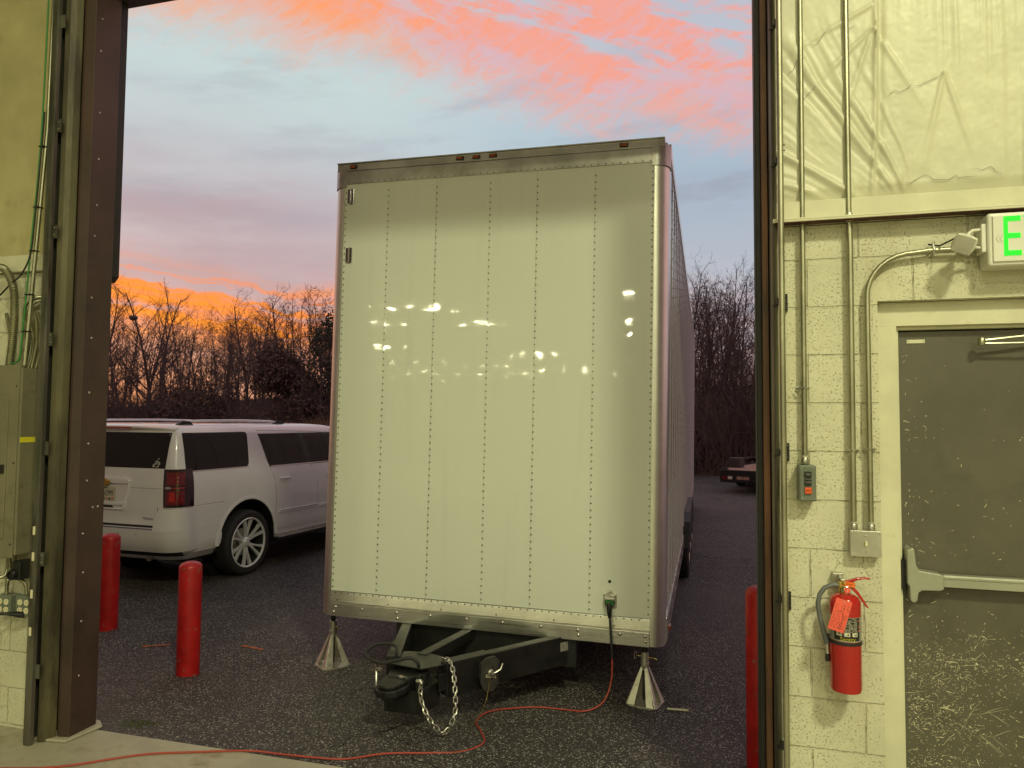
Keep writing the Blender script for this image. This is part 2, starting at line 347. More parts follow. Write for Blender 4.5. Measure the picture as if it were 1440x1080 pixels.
M['lens'] = P('ribbed_lens', (.52, .50, .42), .25, spec=.7, bump=.5, bscale=120, bdist=.002)
M['green_led'] = P('exit_green_letters', (.005, .15, .01), .4, emit=(.0, 1.0, .02), es=.95)
M['orange'] = P('orange_button', (.75, .10, .015), .4)
M['tag_red'] = P('red_paper_tag', (.80, .11, .07), .65, var=.05)
M['tag_orange'] = P('orange_plastic_seal', (.80, .16, .02), .5)
M['ink'] = P('black_ink', (.02, .018, .015), .6)
M['greyink'] = P('worn_grey_print', (.35, .34, .28), .6)
M['yellow'] = P('yellow_print', (.75, .66, .03), .5)
M['labelsilver'] = P('silver_label', (.36, .36, .32), .35, metal=.3)
M['green'] = P('green_wire', (.03, .22, .04), .5)
M['brass'] = P('brass', (.55, .42, .12), .3, metal=1)
M['carpaint'] = P('pearl_white_paint', (.82, .81, .81), .26, coat=1, var=.02)
M['glass'] = P('dark_privacy_glass', (.006, .006, .007), .03, spec=.5)
M['carblack'] = P('car_black_trim', (.012, .012, .012), .45)
M['taillamp'] = P('tail_lamp_red', (.16, .006, .010), .12, coat=1, var=.4, vscale=14)
M['taildark'] = P('tail_lamp_smoked', (.020, .003, .005), .12, coat=1)
M['tailbright'] = P('tail_lamp_reflector', (.48, .02, .015), .2, coat=1, var=.2, vscale=60)
M['tyre'] = P('tyre_rubber', (.016, .016, .016), .75, var=.2, vscale=20)
M['rim'] = P('polished_rim', (.80, .80, .80), .30, metal=.45, coat=.5)
M['gold'] = P('gold_badge', (.60, .36, .05), .3, metal=.7)
M['plate'] = P('plate_white', (.60, .58, .46), .5)
M['deckwood'] = P('worn_deck_wood', (.34, .22, .15), .8, var=.3, vscale=5, stretch=(6, 1, 1))
M['bark'] = P('bare_bark', (.072, .060, .055), .9, var=.3, vscale=3)
M['twig'] = P('bare_twigs', (.092, .073, .067), .9, var=.25, vscale=.7)
M['brushm'] = P('winter_brush', (.105, .083, .074), .95, var=.4, vscale=.35)
M['leafdark'] = P('evergreen_leaf', (.045, .055, .034), .8, var=.4, vscale=1)
M['vine'] = P('dead_vine', (.11, .080, .068), .9, var=.4, vscale=.8)
M['reed'] = P('dry_reed', (.26, .18, .11), .9, var=.3, vscale=2)
M['drygrass'] = P('dry_grass', (.14, .12, .06), .9, var=.4, vscale=2)
M['moss'] = P('moss', (.06, .065, .02), .95, var=.4, vscale=9)
M['orangepaint'] = P('orange_marking_paint', (.42, .10, .03), .7, var=.3, vscale=20)
M['lampglass'] = P('lamp_glass', (.9, .9, .8), .4, emit=(1, .98, .6), es=12)
M['warehouse'] = P('warehouse_lining', (.50, .48, .34), .8, var=.1, vscale=.5)
M['fixture'] = P('lamp_housing', (.3, .3, .28), .4, metal=.6)
# trailer skin: glossy white sheet with gentle panel waviness
def skin(name, col, rough, wav, sc):
    m_ = P(name, col, rough, 0, spec=.55, coat=.6); t = N(m_.node_tree); b = m_.node_tree.nodes['Principled BSDF']
    oc = t.new('ShaderNodeTexCoord').outputs['Object']
    b.inputs['Coat Roughness'].default_value = .022
    bn = t.new('ShaderNodeBump'); bn.inputs['Strength'].default_value = 1; bn.inputs['Distance'].default_value = wav
    h = t.m('ADD', t.noise(t.mapping(oc, sc), 1.0, 3, .5), t.m('MULTIPLY', t.noise(oc, 14, 2), .03))
    t.put(bn.inputs['Height'], h); t.l.new(bn.outputs[0], b.inputs['Normal']); t.l.new(bn.outputs[0], b.inputs['Coat Normal'])
    c = t.mix(t.m('MULTIPLY', t.sm(t.noise(t.mapping(oc, (6, 6, .5)), 1.5, 5), .5, .8), .25), (*col, 1), tuple(x*.8 for x in col))
    t.put(b.inputs['Base Color'], c)
    return m_
M['skin'] = skin('white_trailer_skin', (.665, .695, .605), .34, .0016, (1.3, 1.3, 2.6))
M['skin_side'] = skin('white_trailer_side', (.66, .66, .65), .28, .010, (3, 2, 2))

# ------------------------------------------------------------------ warehouse lamps (high bays inside the building behind the camera, some added as fill)
WARM = (1.0, .98, .60)
def high_bay(x, y, power, r=.13, z=6.3, tubes_=False):
    t = thing('high_bay_or_fill_lamp', 'round high bay lamp, a few of them added as fill, hanging lit inside the warehouse behind the camera', 'ceiling lamp', (x, y, z), group='high bay lamps inside the warehouse')
    b = MB()
    if tubes_: b.prism([(-.10, .004), (.10, .004), (.07, .10), (-.07, .10)], -.42, .42, 'x')
    else: b.lathe([(.07, .40), (.09, .42), (.09, .56), (.03, .60)], 16); b.lathe([(.30, .02), (.30, .03), (.12, .34), (.08, .40), (.06, .40), (.10, .33), (.28, .03)], 20)
    b.build('housing', M['fixture'], t, 40)
    c = MB(); c.cyl((0, 0, .10 if tubes_ else .60), (0, 0, 10-z), .012, 6); c.build('hanger', M['fixture'], t)
    L = bpy.data.lights.new('bulb', 'AREA'); L.energy = power; L.color = WARM
    if tubes_: L.shape = 'RECTANGLE'; L.size = .60; L.size_y = .05
    else: L.shape = 'DISK'; L.size = r*2
    o = bpy.data.objects.new('bulb', L); COL.objects.link(o); o.parent = t; o.location = (0, 0, .0)
    return t
KEY = high_bay(3.2, -2.55, 700, .46, 7.95)
high_bay(5, -12, 560, tubes_=True)  # unseen lamp added as fill for the trailer front
high_bay(-1.2, -4.8, 140, .40, 8.9)  # added fill, hung high so the trailer skin does not mirror it
high_bay(1.2, -9.5, 420, .35, 9.2)  # another added fill lamp, not a known fixture
for i, (x, y) in enumerate(((-12.0, -14.6), (-10.4, -14.4), (-9.3, -15.5), (-13.0, -18.6), (-9.7, -18.9), (-8.3, -19.0), (-15.9, -26.1), (-21.1, -33.3), (-17.8, -35.0), (-18.0, -25.5), (-14.6, -18.7), (-27.6, -46.5), (-22.1, -42.1), (-23.8, -49.7), (-18.8, -41.3), (-19.6, -46.4), (-15.3, -37.3), (-13.4, -38.5), (-16.4, -48.2), (-13.3, -43.1), (-11.4, -44.6), (-10.8, -31.4), (-9.1, -31.2), (-9.4, -41.2), (-10.9, -47.0), (-7.1, -45.0), (-2.2, -13.7), (-2.6, -19.3), (-3.0, -24.1), (-4.0, -36.8))):
    high_bay(x, y, 190 if i == 26 else 150 if i > 26 else 135, tubes_=True)

# ================================================================== SETTING
YW = 3.24                      # inner face of the front wall
def gz(x, y):                  # asphalt height
    if y < 3.4: return -.012
    if y < 4.7: return -.012-.165*((y-3.4)/1.3)**.85
    return -.177-.023*min(1, (y-4.7)/1.5)
def sheet(name, xs, ys, fz, mat_, kind='structure'):
    b = MB(); b.grid([[(x, y, fz(x, y)) for y in ys] for x in xs]); o = b.build(name, mat_, None, 60); tag(o, kind=kind); return o
fr = lambda a, b, n: [a+(b-a)*i/n for i in range(n+1)]
sheet('ground', [-400, -60, 60, 400], [-80, 27, 400, 900], lambda x, y: -.27, M['soil'])
sheet('asphalt_yard', fr(-45, -8, 8)+fr(-7, 5, 40)+[8, 12, 25], fr(3.345, 7, 40)+fr(7.5, 27.2, 12), gz, M['asphalt'])
b = MB(); b.box((-30, -53, -.4), (12, 3.352, 0)); tag(b.build('concrete_floor', M['concrete'], bevel=.006), kind='structure')
# woodland bank rising behind the first trees
def bank(x, y):
    t_ = max(0, min(1, (y-27)/26)); return -.26+3.4*t_*t_*(3-2*t_)+.5*sin(x*.13+y*.1)*t_
sheet('woodland_bank', fr(-95, 40, 50), [26.9]+fr(27.6, 75, 16), bank, M['soil'])
# orange survey marks on the asphalt
for (x, y, l, a) in ((-4.55, 5.15, .22, .5), (-3.75, 5.35, .24, -.2)):
    b = MB(); n = 8; b.grid([[(x+(i/n-.5)*l*cos(a)-s*sin(a)*.016*(1+.4*sin(i*2.1)), y+(i/n-.5)*l*sin(a)+s*cos(a)*.016*(1+.4*sin(i*1.7)), gz(x, y)+.005) for s in (-1, 1)] for i in range(n+1)])
    tag(b.build('paint_mark', M['orangepaint']), kind='structure')

# ---- building front wall: one thing, parts below
XL, XR, ZT = -3.378, .200, 4.31
bld = thing('warehouse', 'cream painted block warehouse wall around the tall open loading door', 'building')
b = MB()      # block wall: left piece, right piece around the exit door
b.box((-30, YW, 0), (-3.60, YW+.2, 2.60))
b.box((.26, YW, 0), (.672, YW+.2, 2.60)); b.box((.672, YW, 2.268), (1.78, YW+.2, 2.60)); b.box((1.78, YW, 0), (12, YW+.2, 2.60))
b.build('block_wall', M['cmu'], bld)
b = MB(); b.box((.26, YW-.035, 2.612), (12, YW+.2, 2.70)); b.box((.262, YW-.075, 2.604), (12, YW+.001, 2.612)); b.box((.262, YW-.075, 2.612), (12, YW-.035, 2.620)); b.box((-30, YW-.035, 2.604), (-3.60, YW+.2, 2.70))
b.build('girt_beam', M['cream'], bld, bevel=.002)
b = MB(); rr = random.Random(3); x = .27
while x < 2.4:      # rust flakes along the flange
    l = rr.uniform(.02, .10); h = rr.uniform(.002, .006); b.box((x, YW-.0735, 2.604-h*.5), (x+l, YW-.02, 2.6038)); x += l+rr.uniform(-.02, .012)*0
b.build('rust_line', M['rust'], bld)
b = MB()      # outer cladding, side and rear walls, roof: the closed shell of the warehouse
b.box((-30, YW+.2, 0), (XL-.24, YW+.24, 10)); b.box((.26, YW+.2, 0), (12, YW+.24, 10)); b.box((XL-.24, YW+.2, ZT+.1), (.26, YW+.24, 10))
b.box((-30.2, -53, -.1), (-30, YW+.24, 10)); b.box((12, -53, -.1), (12.2, YW+.24, 10)); b.box((-30.2, -53.2, -.1), (12.2, -53, 10)); b.box((-30.2, -53.2, 10), (12.2, YW+.24, 10.2))
b.build('cladding', M['warehouse'], bld)
b = MB(); b.box((-3.60, YW-.02, ZT), (.26, YW+.2, ZT+.9)); b.box((XL-.2, YW+.145, ZT-.0), (.42, YW+.30, ZT+.1))
b.build('door_header', M['brown'], bld, bevel=.004)
b = MB(); b.box((-30, YW+.02, 5.1), (12, YW+.2, 9.99)); b.build('upper_lining', M['warehouse'], bld)
# wrinkled vinyl insulation over the girts, right and left of the opening
def vinyl(name, x0, x1, z0, z1, nx, nz, fn, mat_):
    b = MB(); b.grid([[(x, YW-.005-fn(x, z), z) for z in fr(z0, z1, nz)] for x in fr(x0, x1, nx)]); return b.build(name, mat_, bld, 80)
from mathutils import noise as mn
def wr(x, z):
    # loose facing: creases fan out from the lower left corner, uneven vertical gathers to the right, a puckered seam
    nz = lambda a, b_, c_=0: mn.noise(V((a, b_, c_)))
    v = z-2.70; h = .005*nz(x*2.3, z*1.7, 1)+.002*nz(x*7, z*5, 2)
    cx, cz = .88, 2.52
    a2 = atan2(z-cz, x-cx)+.06*nz(x*4, z*4, 5); d2 = sqrt((x-cx)**2+(z-cz)**2)
    m_ = max(0, min(1, (a2-1.75)/.3))*max(0, min(1, (.92-v)/.35+.3*nz(x*5, z*5, 7)))*min(1, d2/.3)
    if m_ > 0:
        r1 = nz(a2*17, d2*1.3, 3); r2 = nz(a2*38, d2*2.2, 4)
        h += m_*(.020*(max(0, r1)**1.0)-.006*abs(r2)+.010*max(0, r2))
    if x > .60:
        k = min(1, (x-.60)/.12); env = max(0, min(1, .45+1.4*nz(x*2.0, z*.9, 9)))*max(.15, min(1, (1.25-v)))
        r1 = nz(x*24+.4*nz(x*3, z*2, 6), z*.55, 11); r2 = nz(x*55, z*.8, 12)
        h += k*env*(.030*max(0, r1-.02)+.013*max(0, r2))
        h += .008*max(0, 1-abs(v-.06-.05*nz(x*4, 0, 2))/.05)*nz(x*9, 0, 4)
    sx = .665+.016*nz(z*2.4, 1, 3)+.03*(z-2.9)*(z > 2.9); dx_ = x-sx; amp = .5+.9*max(0, nz(z*4, 7, 1))
    h += .016*math.exp(-(dx_/.008)**2)*amp-.012*math.exp(-((dx_-.018)/.012)**2)*amp
    sl = x-.665-.55*(z-3.55)
    for (px, pz, an) in ((.668, 3.42, 3.9), (.668, 3.42, 4.4), (.668, 3.42, 5.2), (.668, 3.52, 3.6), (.93, 3.20, 5.0), (.93, 3.20, 4.5)):
        ux, uz = cos(an), sin(an); t_ = (x-px)*ux+(z-pz)*uz; q = -(x-px)*uz+(z-pz)*ux
        if 0 < t_ < .45: h += .009*math.exp(-(q/(.006+.02*t_))**2)*(1-t_/.45)
    h += .0012*nz(x*21, z*15, 8)+.0008*nz(x*60, z*50, 9)
    e = min(1, v/.05) if v > 0 else 0
    return max(.002, (h+.014)*e+.002)
vinyl('insulation_facing', .262, 2.2, 2.701, 5.0, 330, 300, wr, M['vinyl'])
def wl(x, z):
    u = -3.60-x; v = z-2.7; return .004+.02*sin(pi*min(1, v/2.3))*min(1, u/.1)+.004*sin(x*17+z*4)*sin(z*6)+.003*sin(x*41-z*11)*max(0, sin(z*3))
vinyl('insulation_facing', -6.5, -3.602, 2.701, 5.0, 90, 60, wl, M['vinyl_shaded'])
b = MB(); b.box((2.2, YW-.02, 2.701), (12, YW+.02, 5.1)); b.box((-30, YW-.02, 2.701), (-6.5, YW+.02, 5.1)); b.each('insulation_facing', M['vinyl'], bld)
# cobweb cracks and tears on the vinyl
b = MB(); rr = random.Random(11)
for (sx, sz, n, d) in ((.92, 3.185, 6, -1), (.36, 3.12, 5, 1), (.42, 3.38, 6, 1), (.78, 2.752, 12, 0), (1.02, 2.79, 7, 0), (.72, 3.12, 7, 0), (.33, 3.26, 5, 1), (.60, 3.44, 5, -1)):
    p = V((sx, 0, sz)); pts = []
    for i in range(n):
        pts.append((p.x, YW-.008-wr(p.x, p.z)-.003, p.z)); p = p+V((rr.uniform(.008, .03)*(-1 if d < 0 else 1), 0, rr.uniform(-.018, .022)+.012*d))
    b.tube(pts, [.0002]+[.0008]*(len(pts)-2)+[.0002], 4)
b.each('crease_line', M['ink'], bld)
# left jamb, built from its real folded plates
jl = MB(); jl.prism([(-3.447, 3.187), (-3.430, 3.187), (XL, 3.20), (XL, 3.375), (XL-.01, 3.385), (-3.60, 3.385), (-3.60, 3.25), (-3.447, 3.25)][::-1], .005, ZT)
jl.build('left_jamb', M['brown'], bld, bevel=.002)
b = MB(); rr = random.Random(5)
for z in fr(.3, 4.1, 14):
    b.dome((XL, 3.24+.015*rr.random(), z+rr.uniform(-.06, .06)), .006, (1, 0, 0), .003)
b.dome((XL, 3.30, 1.25), .007, (1, 0, 0), .002); b.dome((XL, 3.335, 1.25), .007, (1, 0, 0), .002)
b.each('jamb_screw', M['galv'], bld)
b = MB(); b.prism([(-3.60, 3.13), (-3.36, 3.16), (-3.33, 3.375), (-3.40, 3.43), (-3.60, 3.43)], .0005, .016); b.build('jamb_footing', M['concrete'], bld, bevel=.008)
b = MB(); b.box((XR, 3.33, 0), (.262, 3.44, ZT)); b.box((.205, 3.305, 0), (.222, 3.33, ZT)); b.box((.2235, 3.318, 0), (.262, 3.33, ZT)); b.build('right_jamb', M['darksteel'], bld, bevel=.002)
b = MB(); b.box((.2237, 3.262, 0), (.2480, 3.318, ZT)); b.build('jamb_angle', M['rust_brown'], bld, bevel=.002)
# exterior guard strip high on the left outside edge
b = MB(); b.prism([(-3.56, 2.66), (-3.50, 2.575), (-3.469, 2.61), (-3.469, 4.6), (-3.56, 4.6)], 3.445, 3.52, 'y'); b.build('guard_strip', M['darksteel'], bld, bevel=.003)

# ---- door tracks (galvanised) beside the opening
def door_track(name, label, sx, x, y, mat1):
    t = thing(name, label, 'door track', (x, y, 0))
    return t
t = door_track('door_track', 'grimy steel overhead door track fixed to the left jamb beside the electrical panel', -1, 0, 0, None)
b = MB(); b.box((-3.560, 3.080, .002), (-3.554, 3.235, 4.6)); b.box((-3.554, 3.080, .002), (-3.522, 3.086, 4.6)); b.box((-3.522, 3.080, .002), (-3.516, 3.105, 4.6)); b.build('track_rail', M['track'], t, bevel=.0015)
b = MB(); b.prism([(-3.535, 3.150), (-3.515, 3.125), (-3.490, 3.135), (-3.470, 3.155), (-3.455, 3.18), (-3.452, 3.186), (-3.535, 3.186)], .002, 4.6); b.build('channel', M['track_olive'], t, bevel=.002)
b = MB()
for z in (.35, .95, 1.55, 2.15, 2.75, 3.35, 3.95): b.box((-3.5155, 3.096, z), (-3.490, 3.104, z+.075))
b.each('bracket', M['track'], t, bevel=.001)
b = MB()
for z in (.95, 2.15, 2.75, 3.35):
    for dz in (.02, .06): b.dome((-3.502, 3.096, z+dz), .0045, (0, -1, 0), .004)
b.each('bolt', M['bolt'], t)
b = MB()
for z in (.58, .78, .98, 1.12): b.box((-3.548, 3.0775, z), (-3.533, 3.0799, z+.045))
b.each('slot', M['ivory'], t)
t = door_track('door_track', 'grimy steel overhead door track and tube beside the exit door wall', 1, 0, 0, None)
b = MB(); pts = [(.252+.033*(.5-.5*cos(pi*i/8)), 3.235-.05*sin(pi*i/8)) for i in range(9)]; b.prism(pts+[(.285, 3.238), (.252, 3.238)], .002, 4.6); b.build('track_rail', M['track'], t, 50)
b = MB(); b.cyl((.291, 3.140, .0), (.291, 3.140, 4.6), .0125, 16); b.build('guide_tube', M['conduit'], t, 50)
b = MB()
for z in (.43, 1.02, 1.62, 2.25, 2.85, 3.45): b.box((.255, 3.170, z), (.279, 3.184, z+.006)); b.box((.270, 3.150, z+.006), (.288, 3.184, z+.03))
b.each('bracket', M['darksteel'], t)
for z in (.98, 1.60, 2.235, 2.92):
    b = MB(); b.box((.300, 3.226, z), (.3225, 3.238, z+.075))
    for k in (.012, .037, .062): b.dome((.314, 3.226, z+k), .006, (0, -1, 0), .006)
    b.build('hinge_lug', M['blackplastic'], t)

# ================================================================== EXIT DOOR
t = thing('exit_door', 'dark olive metal exit door with scratched lower half and push bar', 'door', (0, 0, 0))
YD = 3.33
X0, X1, ZD = .768, 1.685, 2.147
b = MB(); b.box((X0, YD, .012), (X1, YD+.045, ZD)); b.build('door_leaf', M['doorpaint'], t, bevel=.0015)
b = MB()
b.box((.674, 3.285, 0), (.752, 3.40, ZD+.02)); b.box((.752, 3.310, 0), (.764, 3.40, ZD+.02)); b.box((1.701, 3.285, 0), (1.778, 3.40, ZD+.02))
b.box((.674, 3.285, ZD+.02), (1.778, 3.40, 2.266)); b.box((.764, 3.310, ZD+.006), (1.701, 3.40, ZD+.02))
b.build('door_frame', M['cream'], t, bevel=.0015)
b = MB(); rr = random.Random(21)
def scr(b, x, z, l, a, wdt):
    n = 3; pts = []
    for i in range(n+1):
        u = i/n; pts.append((x+l*(u-.5)*cos(a)+rr.uniform(-1, 1)*l*.04, z+l*(u-.5)*sin(a)+rr.uniform(-1, 1)*l*.04))
    P_ = []
    for i, (px, pz) in enumerate(pts):
        ww = wdt*(.25 if i in (0, n) else rr.uniform(.6, 1.2)); P_.append([(px+sin(a)*ww, YD-.0006, pz-cos(a)*ww), (px-sin(a)*ww, YD-.0006, pz+cos(a)*ww)])
    b.grid(P_)
def inside(x, z): return X0+.012 < x < X1-.012 and .02 < z < ZD-.02
cl = [(rr.uniform(X0, X1) if rr.random() < .6 else X0+.04+abs(rr.gauss(0, .08)), rr.triangular(.08, .93, .70), rr.uniform(.02, .09), rr.gauss(.1, .4)) for _ in range(70)]
for i in range(4200):      # dense scuffing on the lower half, in clusters
    if rr.random() < .75: cx_, cz_, cs_, ca_ = rr.choice(cl); x = rr.gauss(cx_, cs_*1.5); z = rr.gauss(cz_, cs_*.6); a = rr.gauss(ca_, .5)
    else: x = rr.uniform(X0, X1); z = rr.uniform(.05, .95); a = rr.uniform(-1.5, 1.5)
    if z > .96: continue
    l = min(.07, .0015+rr.expovariate(1/(.0028 if i % 3 else .009)))
    if inside(x, z): scr(b, x, z, l, a, rr.uniform(.0003, .0010) if rr.random() < .85 else rr.uniform(.001, .0024))
for i in range(26):
    x = rr.uniform(X0, X1); z = rr.uniform(.3, .9); a = rr.gauss(.2, .6)
    if inside(x, z): scr(b, x, z, rr.uniform(.05, .14), a, .0006)
for i in range(170):       # chips higher up and along the latch edge
    x = rr.uniform(X0, X1) if rr.random() < .5 else X0+abs(rr.gauss(0, .035))+.012; z = rr.choice((rr.uniform(1.0, 2.1), rr.gauss(1.40, .05), rr.gauss(1.72, .05), rr.gauss(1.25, .03), rr.gauss(.98, .05)))
    if inside(x, z): scr(b, x, z, .002+rr.expovariate(1/.006), rr.gauss(.1, .7), rr.uniform(.0005, .0016))
b.build('paint_chips', M['scratch'], t)
b = MB(); b.box((.80, YD-.003, 2.098), (.868, YD-.0008, 2.113)); b.build('name_plate', M['cream'], t); b = MB(); b.dome((.806, YD-.003, 2.1055), .002, (0, -1, 0)); b.dome((.862, YD-.003, 2.1055), .002, (0, -1, 0)); b.each('screw', M['darksteel'], t)
# closer arm
b = MB(); b.box((1.50, YD-.05, 2.05), (1.68, YD-.002, 2.12)); b.build('closer_body', M['barpaint'], t, bevel=.006)
b = MB(); b.tube([(1.060, YD-.055, 2.098), (1.25, YD-.05, 2.118), (1.58, YD-.03, 2.128)], .006, 8); b.tube([(1.060, YD-.055, 2.086), (1.30, YD-.06, 2.086), (1.58, YD-.04, 2.084)], .005, 8); b.lathe([(.012, -.012), (.014, -.008), (.014, .012), (.010, .018)], 14, c=(1.060, YD-.055, 2.092)); b.build('closer_arm', M['conduit'], t, 40)
# panic bar
b = MB(); b.prism([(.772, 1.245), (.792, 1.255), (.800, 1.25), (.806, 1.185), (.818, 1.165), (.890, 1.155), (.905, 1.150), (.905, 1.095), (.89, 1.088), (.825, 1.085), (.812, 1.075), (.808, 1.045), (.800, 1.035), (.788, 1.035), (.782, 1.045), (.779, 1.10), (.772, 1.11)], YD-.062, YD-.002, 'y'); hb = b.build('push_bar_housing', M['barpaint'], t, bevel=.008, seg=3)
b = MB(); b.box((.905, YD-.052, 1.103), (1.60, YD-.010, 1.150)); b.box((.905, YD-.056, 1.136), (1.60, YD-.052, 1.147)); b.build('push_bar', M['barpaint'], t, bevel=.004)
b = MB(); b.box((1.60, YD-.062, 1.06), (1.668, YD-.002, 1.22)); b.build('push_bar_housing', M['barpaint'], t, bevel=.008, seg=3)
b = MB(); b.box((.755, YD-.035, 1.08), (.772, YD-.004, 1.20)); b.build('strike', M['darksteel'], t, bevel=.002)

# ================================================================== EXIT SIGN with emergency heads
t = thing('exit_sign', 'white exit sign with green letters and emergency lamp heads above the door', 'exit sign', (0, 0, 0))
b = MB(); b.box((1.045, 3.135, 2.372), (1.385, YW-.001, 2.582)); b.build('sign_case', M['white'], t, bevel=.012, seg=3)
b = MB(); b.box((1.060, 3.128, 2.388), (1.370, 3.1349, 2.568)); b.build('sign_face', M['white'], t, bevel=.003)
text('exit_letters', 'EXIT', .225, M['green_led'], t, face_M((1.238, 3.1268, 2.4775), (1, 0, 0), (0, 0, 1)), .0008, sx=.66)
b = MB()
for (dx, s) in ((.005, 1), (.017, 1), (.290, -1), (.302, -1)):
    x = 1.064+dx; b.prism([(x, 2.4775), (x+.010, 2.4925), (x+.0118, 2.4925), (x+.0018, 2.4775), (x+.0118, 2.4625), (x+.010, 2.4625)] if s > 0 else [(x+.0118, 2.4775), (x+.0018, 2.4925), (x, 2.4925), (x+.010, 2.4775), (x, 2.4625), (x+.0018, 2.4625)], 3.1272, 3.1279, 'y')
b.build('arrow_mark', M['greyink'], t)
for s in (1, -1):
    cx = 1.215; mx = lambda x: cx+(x-cx)*s
    b = MB()
    b.box((min(mx(1.028), mx(1.0448)), 3.150, 2.432), (max(mx(1.028), mx(1.0448)), 3.215, 2.545)); b.build('arm_mount', M['white'], t, bevel=.004)
    hd = MB(); Mh = Matrix.Translation((mx(.945), 3.085, 2.452)) @ Euler((radians(18), 0, radians(-26*s))).to_matrix().to_4x4() @ Euler((0, radians(28*s), 0)).to_matrix().to_4x4()
    prof = [(.036, .0), (.040, .006), (.040, .02), (.030, .055), (.016, .075)]
    vs = []; n = 16
    for (r, d) in prof:
        for k in range(n):
            a = 2*pi*k/n; c_, s_ = cos(a), sin(a); q = (abs(c_)**5+abs(s_)**5)**(-1/5); vs.append(Mh @ V((r*c_*q, d, r*s_*q*.92)))
    fs = [tuple(range(n))]+[tuple(range((len(prof)-1)*n, len(prof)*n))]+[(i*n+k, i*n+(k+1) % n, (i+1)*n+(k+1) % n, (i+1)*n+k) for i in range(len(prof)-1) for k in range(n)]
    hd.add(vs, fs); h = hd.build('lamp_head', M['white'], t, 45)
    b = MB(); Pg = []
    for i in range(23):
        u = -.034+.068*i/22; row = []
        for j in range(13): vv = -.031+.062*j/12; row.append(Mh @ V((u, -.004-.0022*(i % 2)-.002*cos(vv*45)*cos(u*40), vv)))
        Pg.append(row)
    b.grid(Pg); b.build('lamp_lens', M['lens'], h)
    b = MB(); p0 = Mh @ V((0, .07, 0)); b.tube([(mx(1.030), 3.165, 2.525), (mx(1.0), 3.160, 2.522), (mx(.985), 3.155, 2.510), (mx(.978), 3.15, 2.490)], .0065, 10); b.lathe([(.006, -.016), (.013, -.009), (.015, 0), (.013, .009), (.006, .016)], 14, c=(mx(.978), 3.15, 2.482))
    b.tube([(mx(1.030), 3.165, 2.452), p0*.3+V((mx(.99), 3.155, 2.452))*.7, p0], .006, 10); b.build('lamp_arm', M['white'], t, 50)
# hanging wire scrap beside the head
b = MB(); b.tube([(.862, YW-.012, 2.492), (.875, YW-.02, 2.487), (.895, YW-.035, 2.478), (.915, 3.12, 2.480), (.934, 3.10, 2.490)], .0035, 6); b.build('loose_wire', M['blackrub'], t, 60)

# ================================================================== CONDUITS, SWITCH, CONTROL on right wall
def vr(x, x2, z0, z1): return None
YC = YW-.032
t = thing('wall_conduit', 'straight metal conduit running down to the grey three button control', 'conduit')
b = MB(); b.tube([(.383, YC, 4.9), (.383, YC, 3.2), (.381, YC, 1.625)], .0108, 14); b.build('pipe', M['conduit'], t, 60)
b = MB(); b.lathe([(.013, 0), (.016, .004), (.016, .022), (.0125, .03)], 12, c=(.381, YC, 1.587)); b.box((.352, YW-.006, 1.895), (.366, YW-.001, 1.915)); b.tube([(.352, YC+.01, 1.905), (.366, YC-.004, 1.905), (.381, YC-.013, 1.905), (.396, YC, 1.905), (.396, YW-.001, 1.905)], .004, 6)
b.build('strap', M['galv'], t, 50)
t = thing('push_button_control', 'grey door control box with two black buttons and an orange stop button', 'control box')
b = MB(); b.box((.352, 3.165, 1.440), (.418, YW-.001, 1.586)); b.build('case', M['graybox'], t, bevel=.003)
b = MB(); b.box((.356, 3.1615, 1.444), (.414, 3.1649, 1.582)); b.build('cover', M['graybox'], t, bevel=.001)
for i, (z, m_, wd) in enumerate(((1.550, 'blackplastic', 'OPEN'), (1.518, 'blackplastic', 'CLOSE'), (1.484, 'orange', 'STOP'))):
    b = MB(); b.box((.373, 3.152, z-.0125), (.399, 3.1614, z+.0125)); o = b.build('button', M[m_], t, bevel=.002); text('button_text', wd, .0075, M['greyink' if i < 2 else 'ink'], o, face_M((.386, 3.1512, z), (1, 0, 0), (0, 0, 1)), .0003)
b = MB(); [b.dome(p, .0028, (0, -1, 0), .0015) for p in ((.362, 3.1615, 1.574), (.408, 3.1615, 1.574), (.362, 3.1615, 1.452), (.408, 3.1615, 1.452))]; b.each('screw', M['galv'], t)
t = thing('wall_conduit', 'straight metal conduit running down to the left side of the switch box', 'conduit')
b = MB(); b.tube([(.563, YC, 4.9), (.5625, YC, 3.2), (.5625, YC, 2.66), (.566, YC, 2.5), (.563, YC, 1.36)], .0122, 14); b.build('pipe', M['conduit'], t, 60)
b = MB()
b.lathe([(.0125, 0), (.0155, .003), (.0155, .035), (.0130, .038)], 12, c=(.5638, YC, 2.60)); b.lathe([(.0125, 0), (.0155, .003), (.0155, .022), (.0130, .026)], 12, c=(.563, YC, 1.326))
b.tube([(.545, YW-.001, 1.650), (.545, YC, 1.650), (.563, YC-.014, 1.650), (.581, YC, 1.650), (.590, YW-.002, 1.650)], .004, 6); b.build('strap', M['galv'], t, 50)
t = thing('wall_conduit', 'bent metal conduit curving from the exit sign down to the switch box', 'conduit')
pts = [(1.05, YC, 2.455), (.95, YC, 2.462), (.86, YC, 2.462), (.80, YC, 2.455)]+[(.628+.17*(1-sin(a)), YC, 2.285+.17*cos(a)) for a in [radians(q) for q in (8, 20, 32, 44, 56, 68, 80, 88)]]+[(.6275, YC, 2.2), (.628, YC, 1.36)]
b = MB(); b.tube(pts, .0108, 14); b.build('pipe', M['conduit'], t, 60)
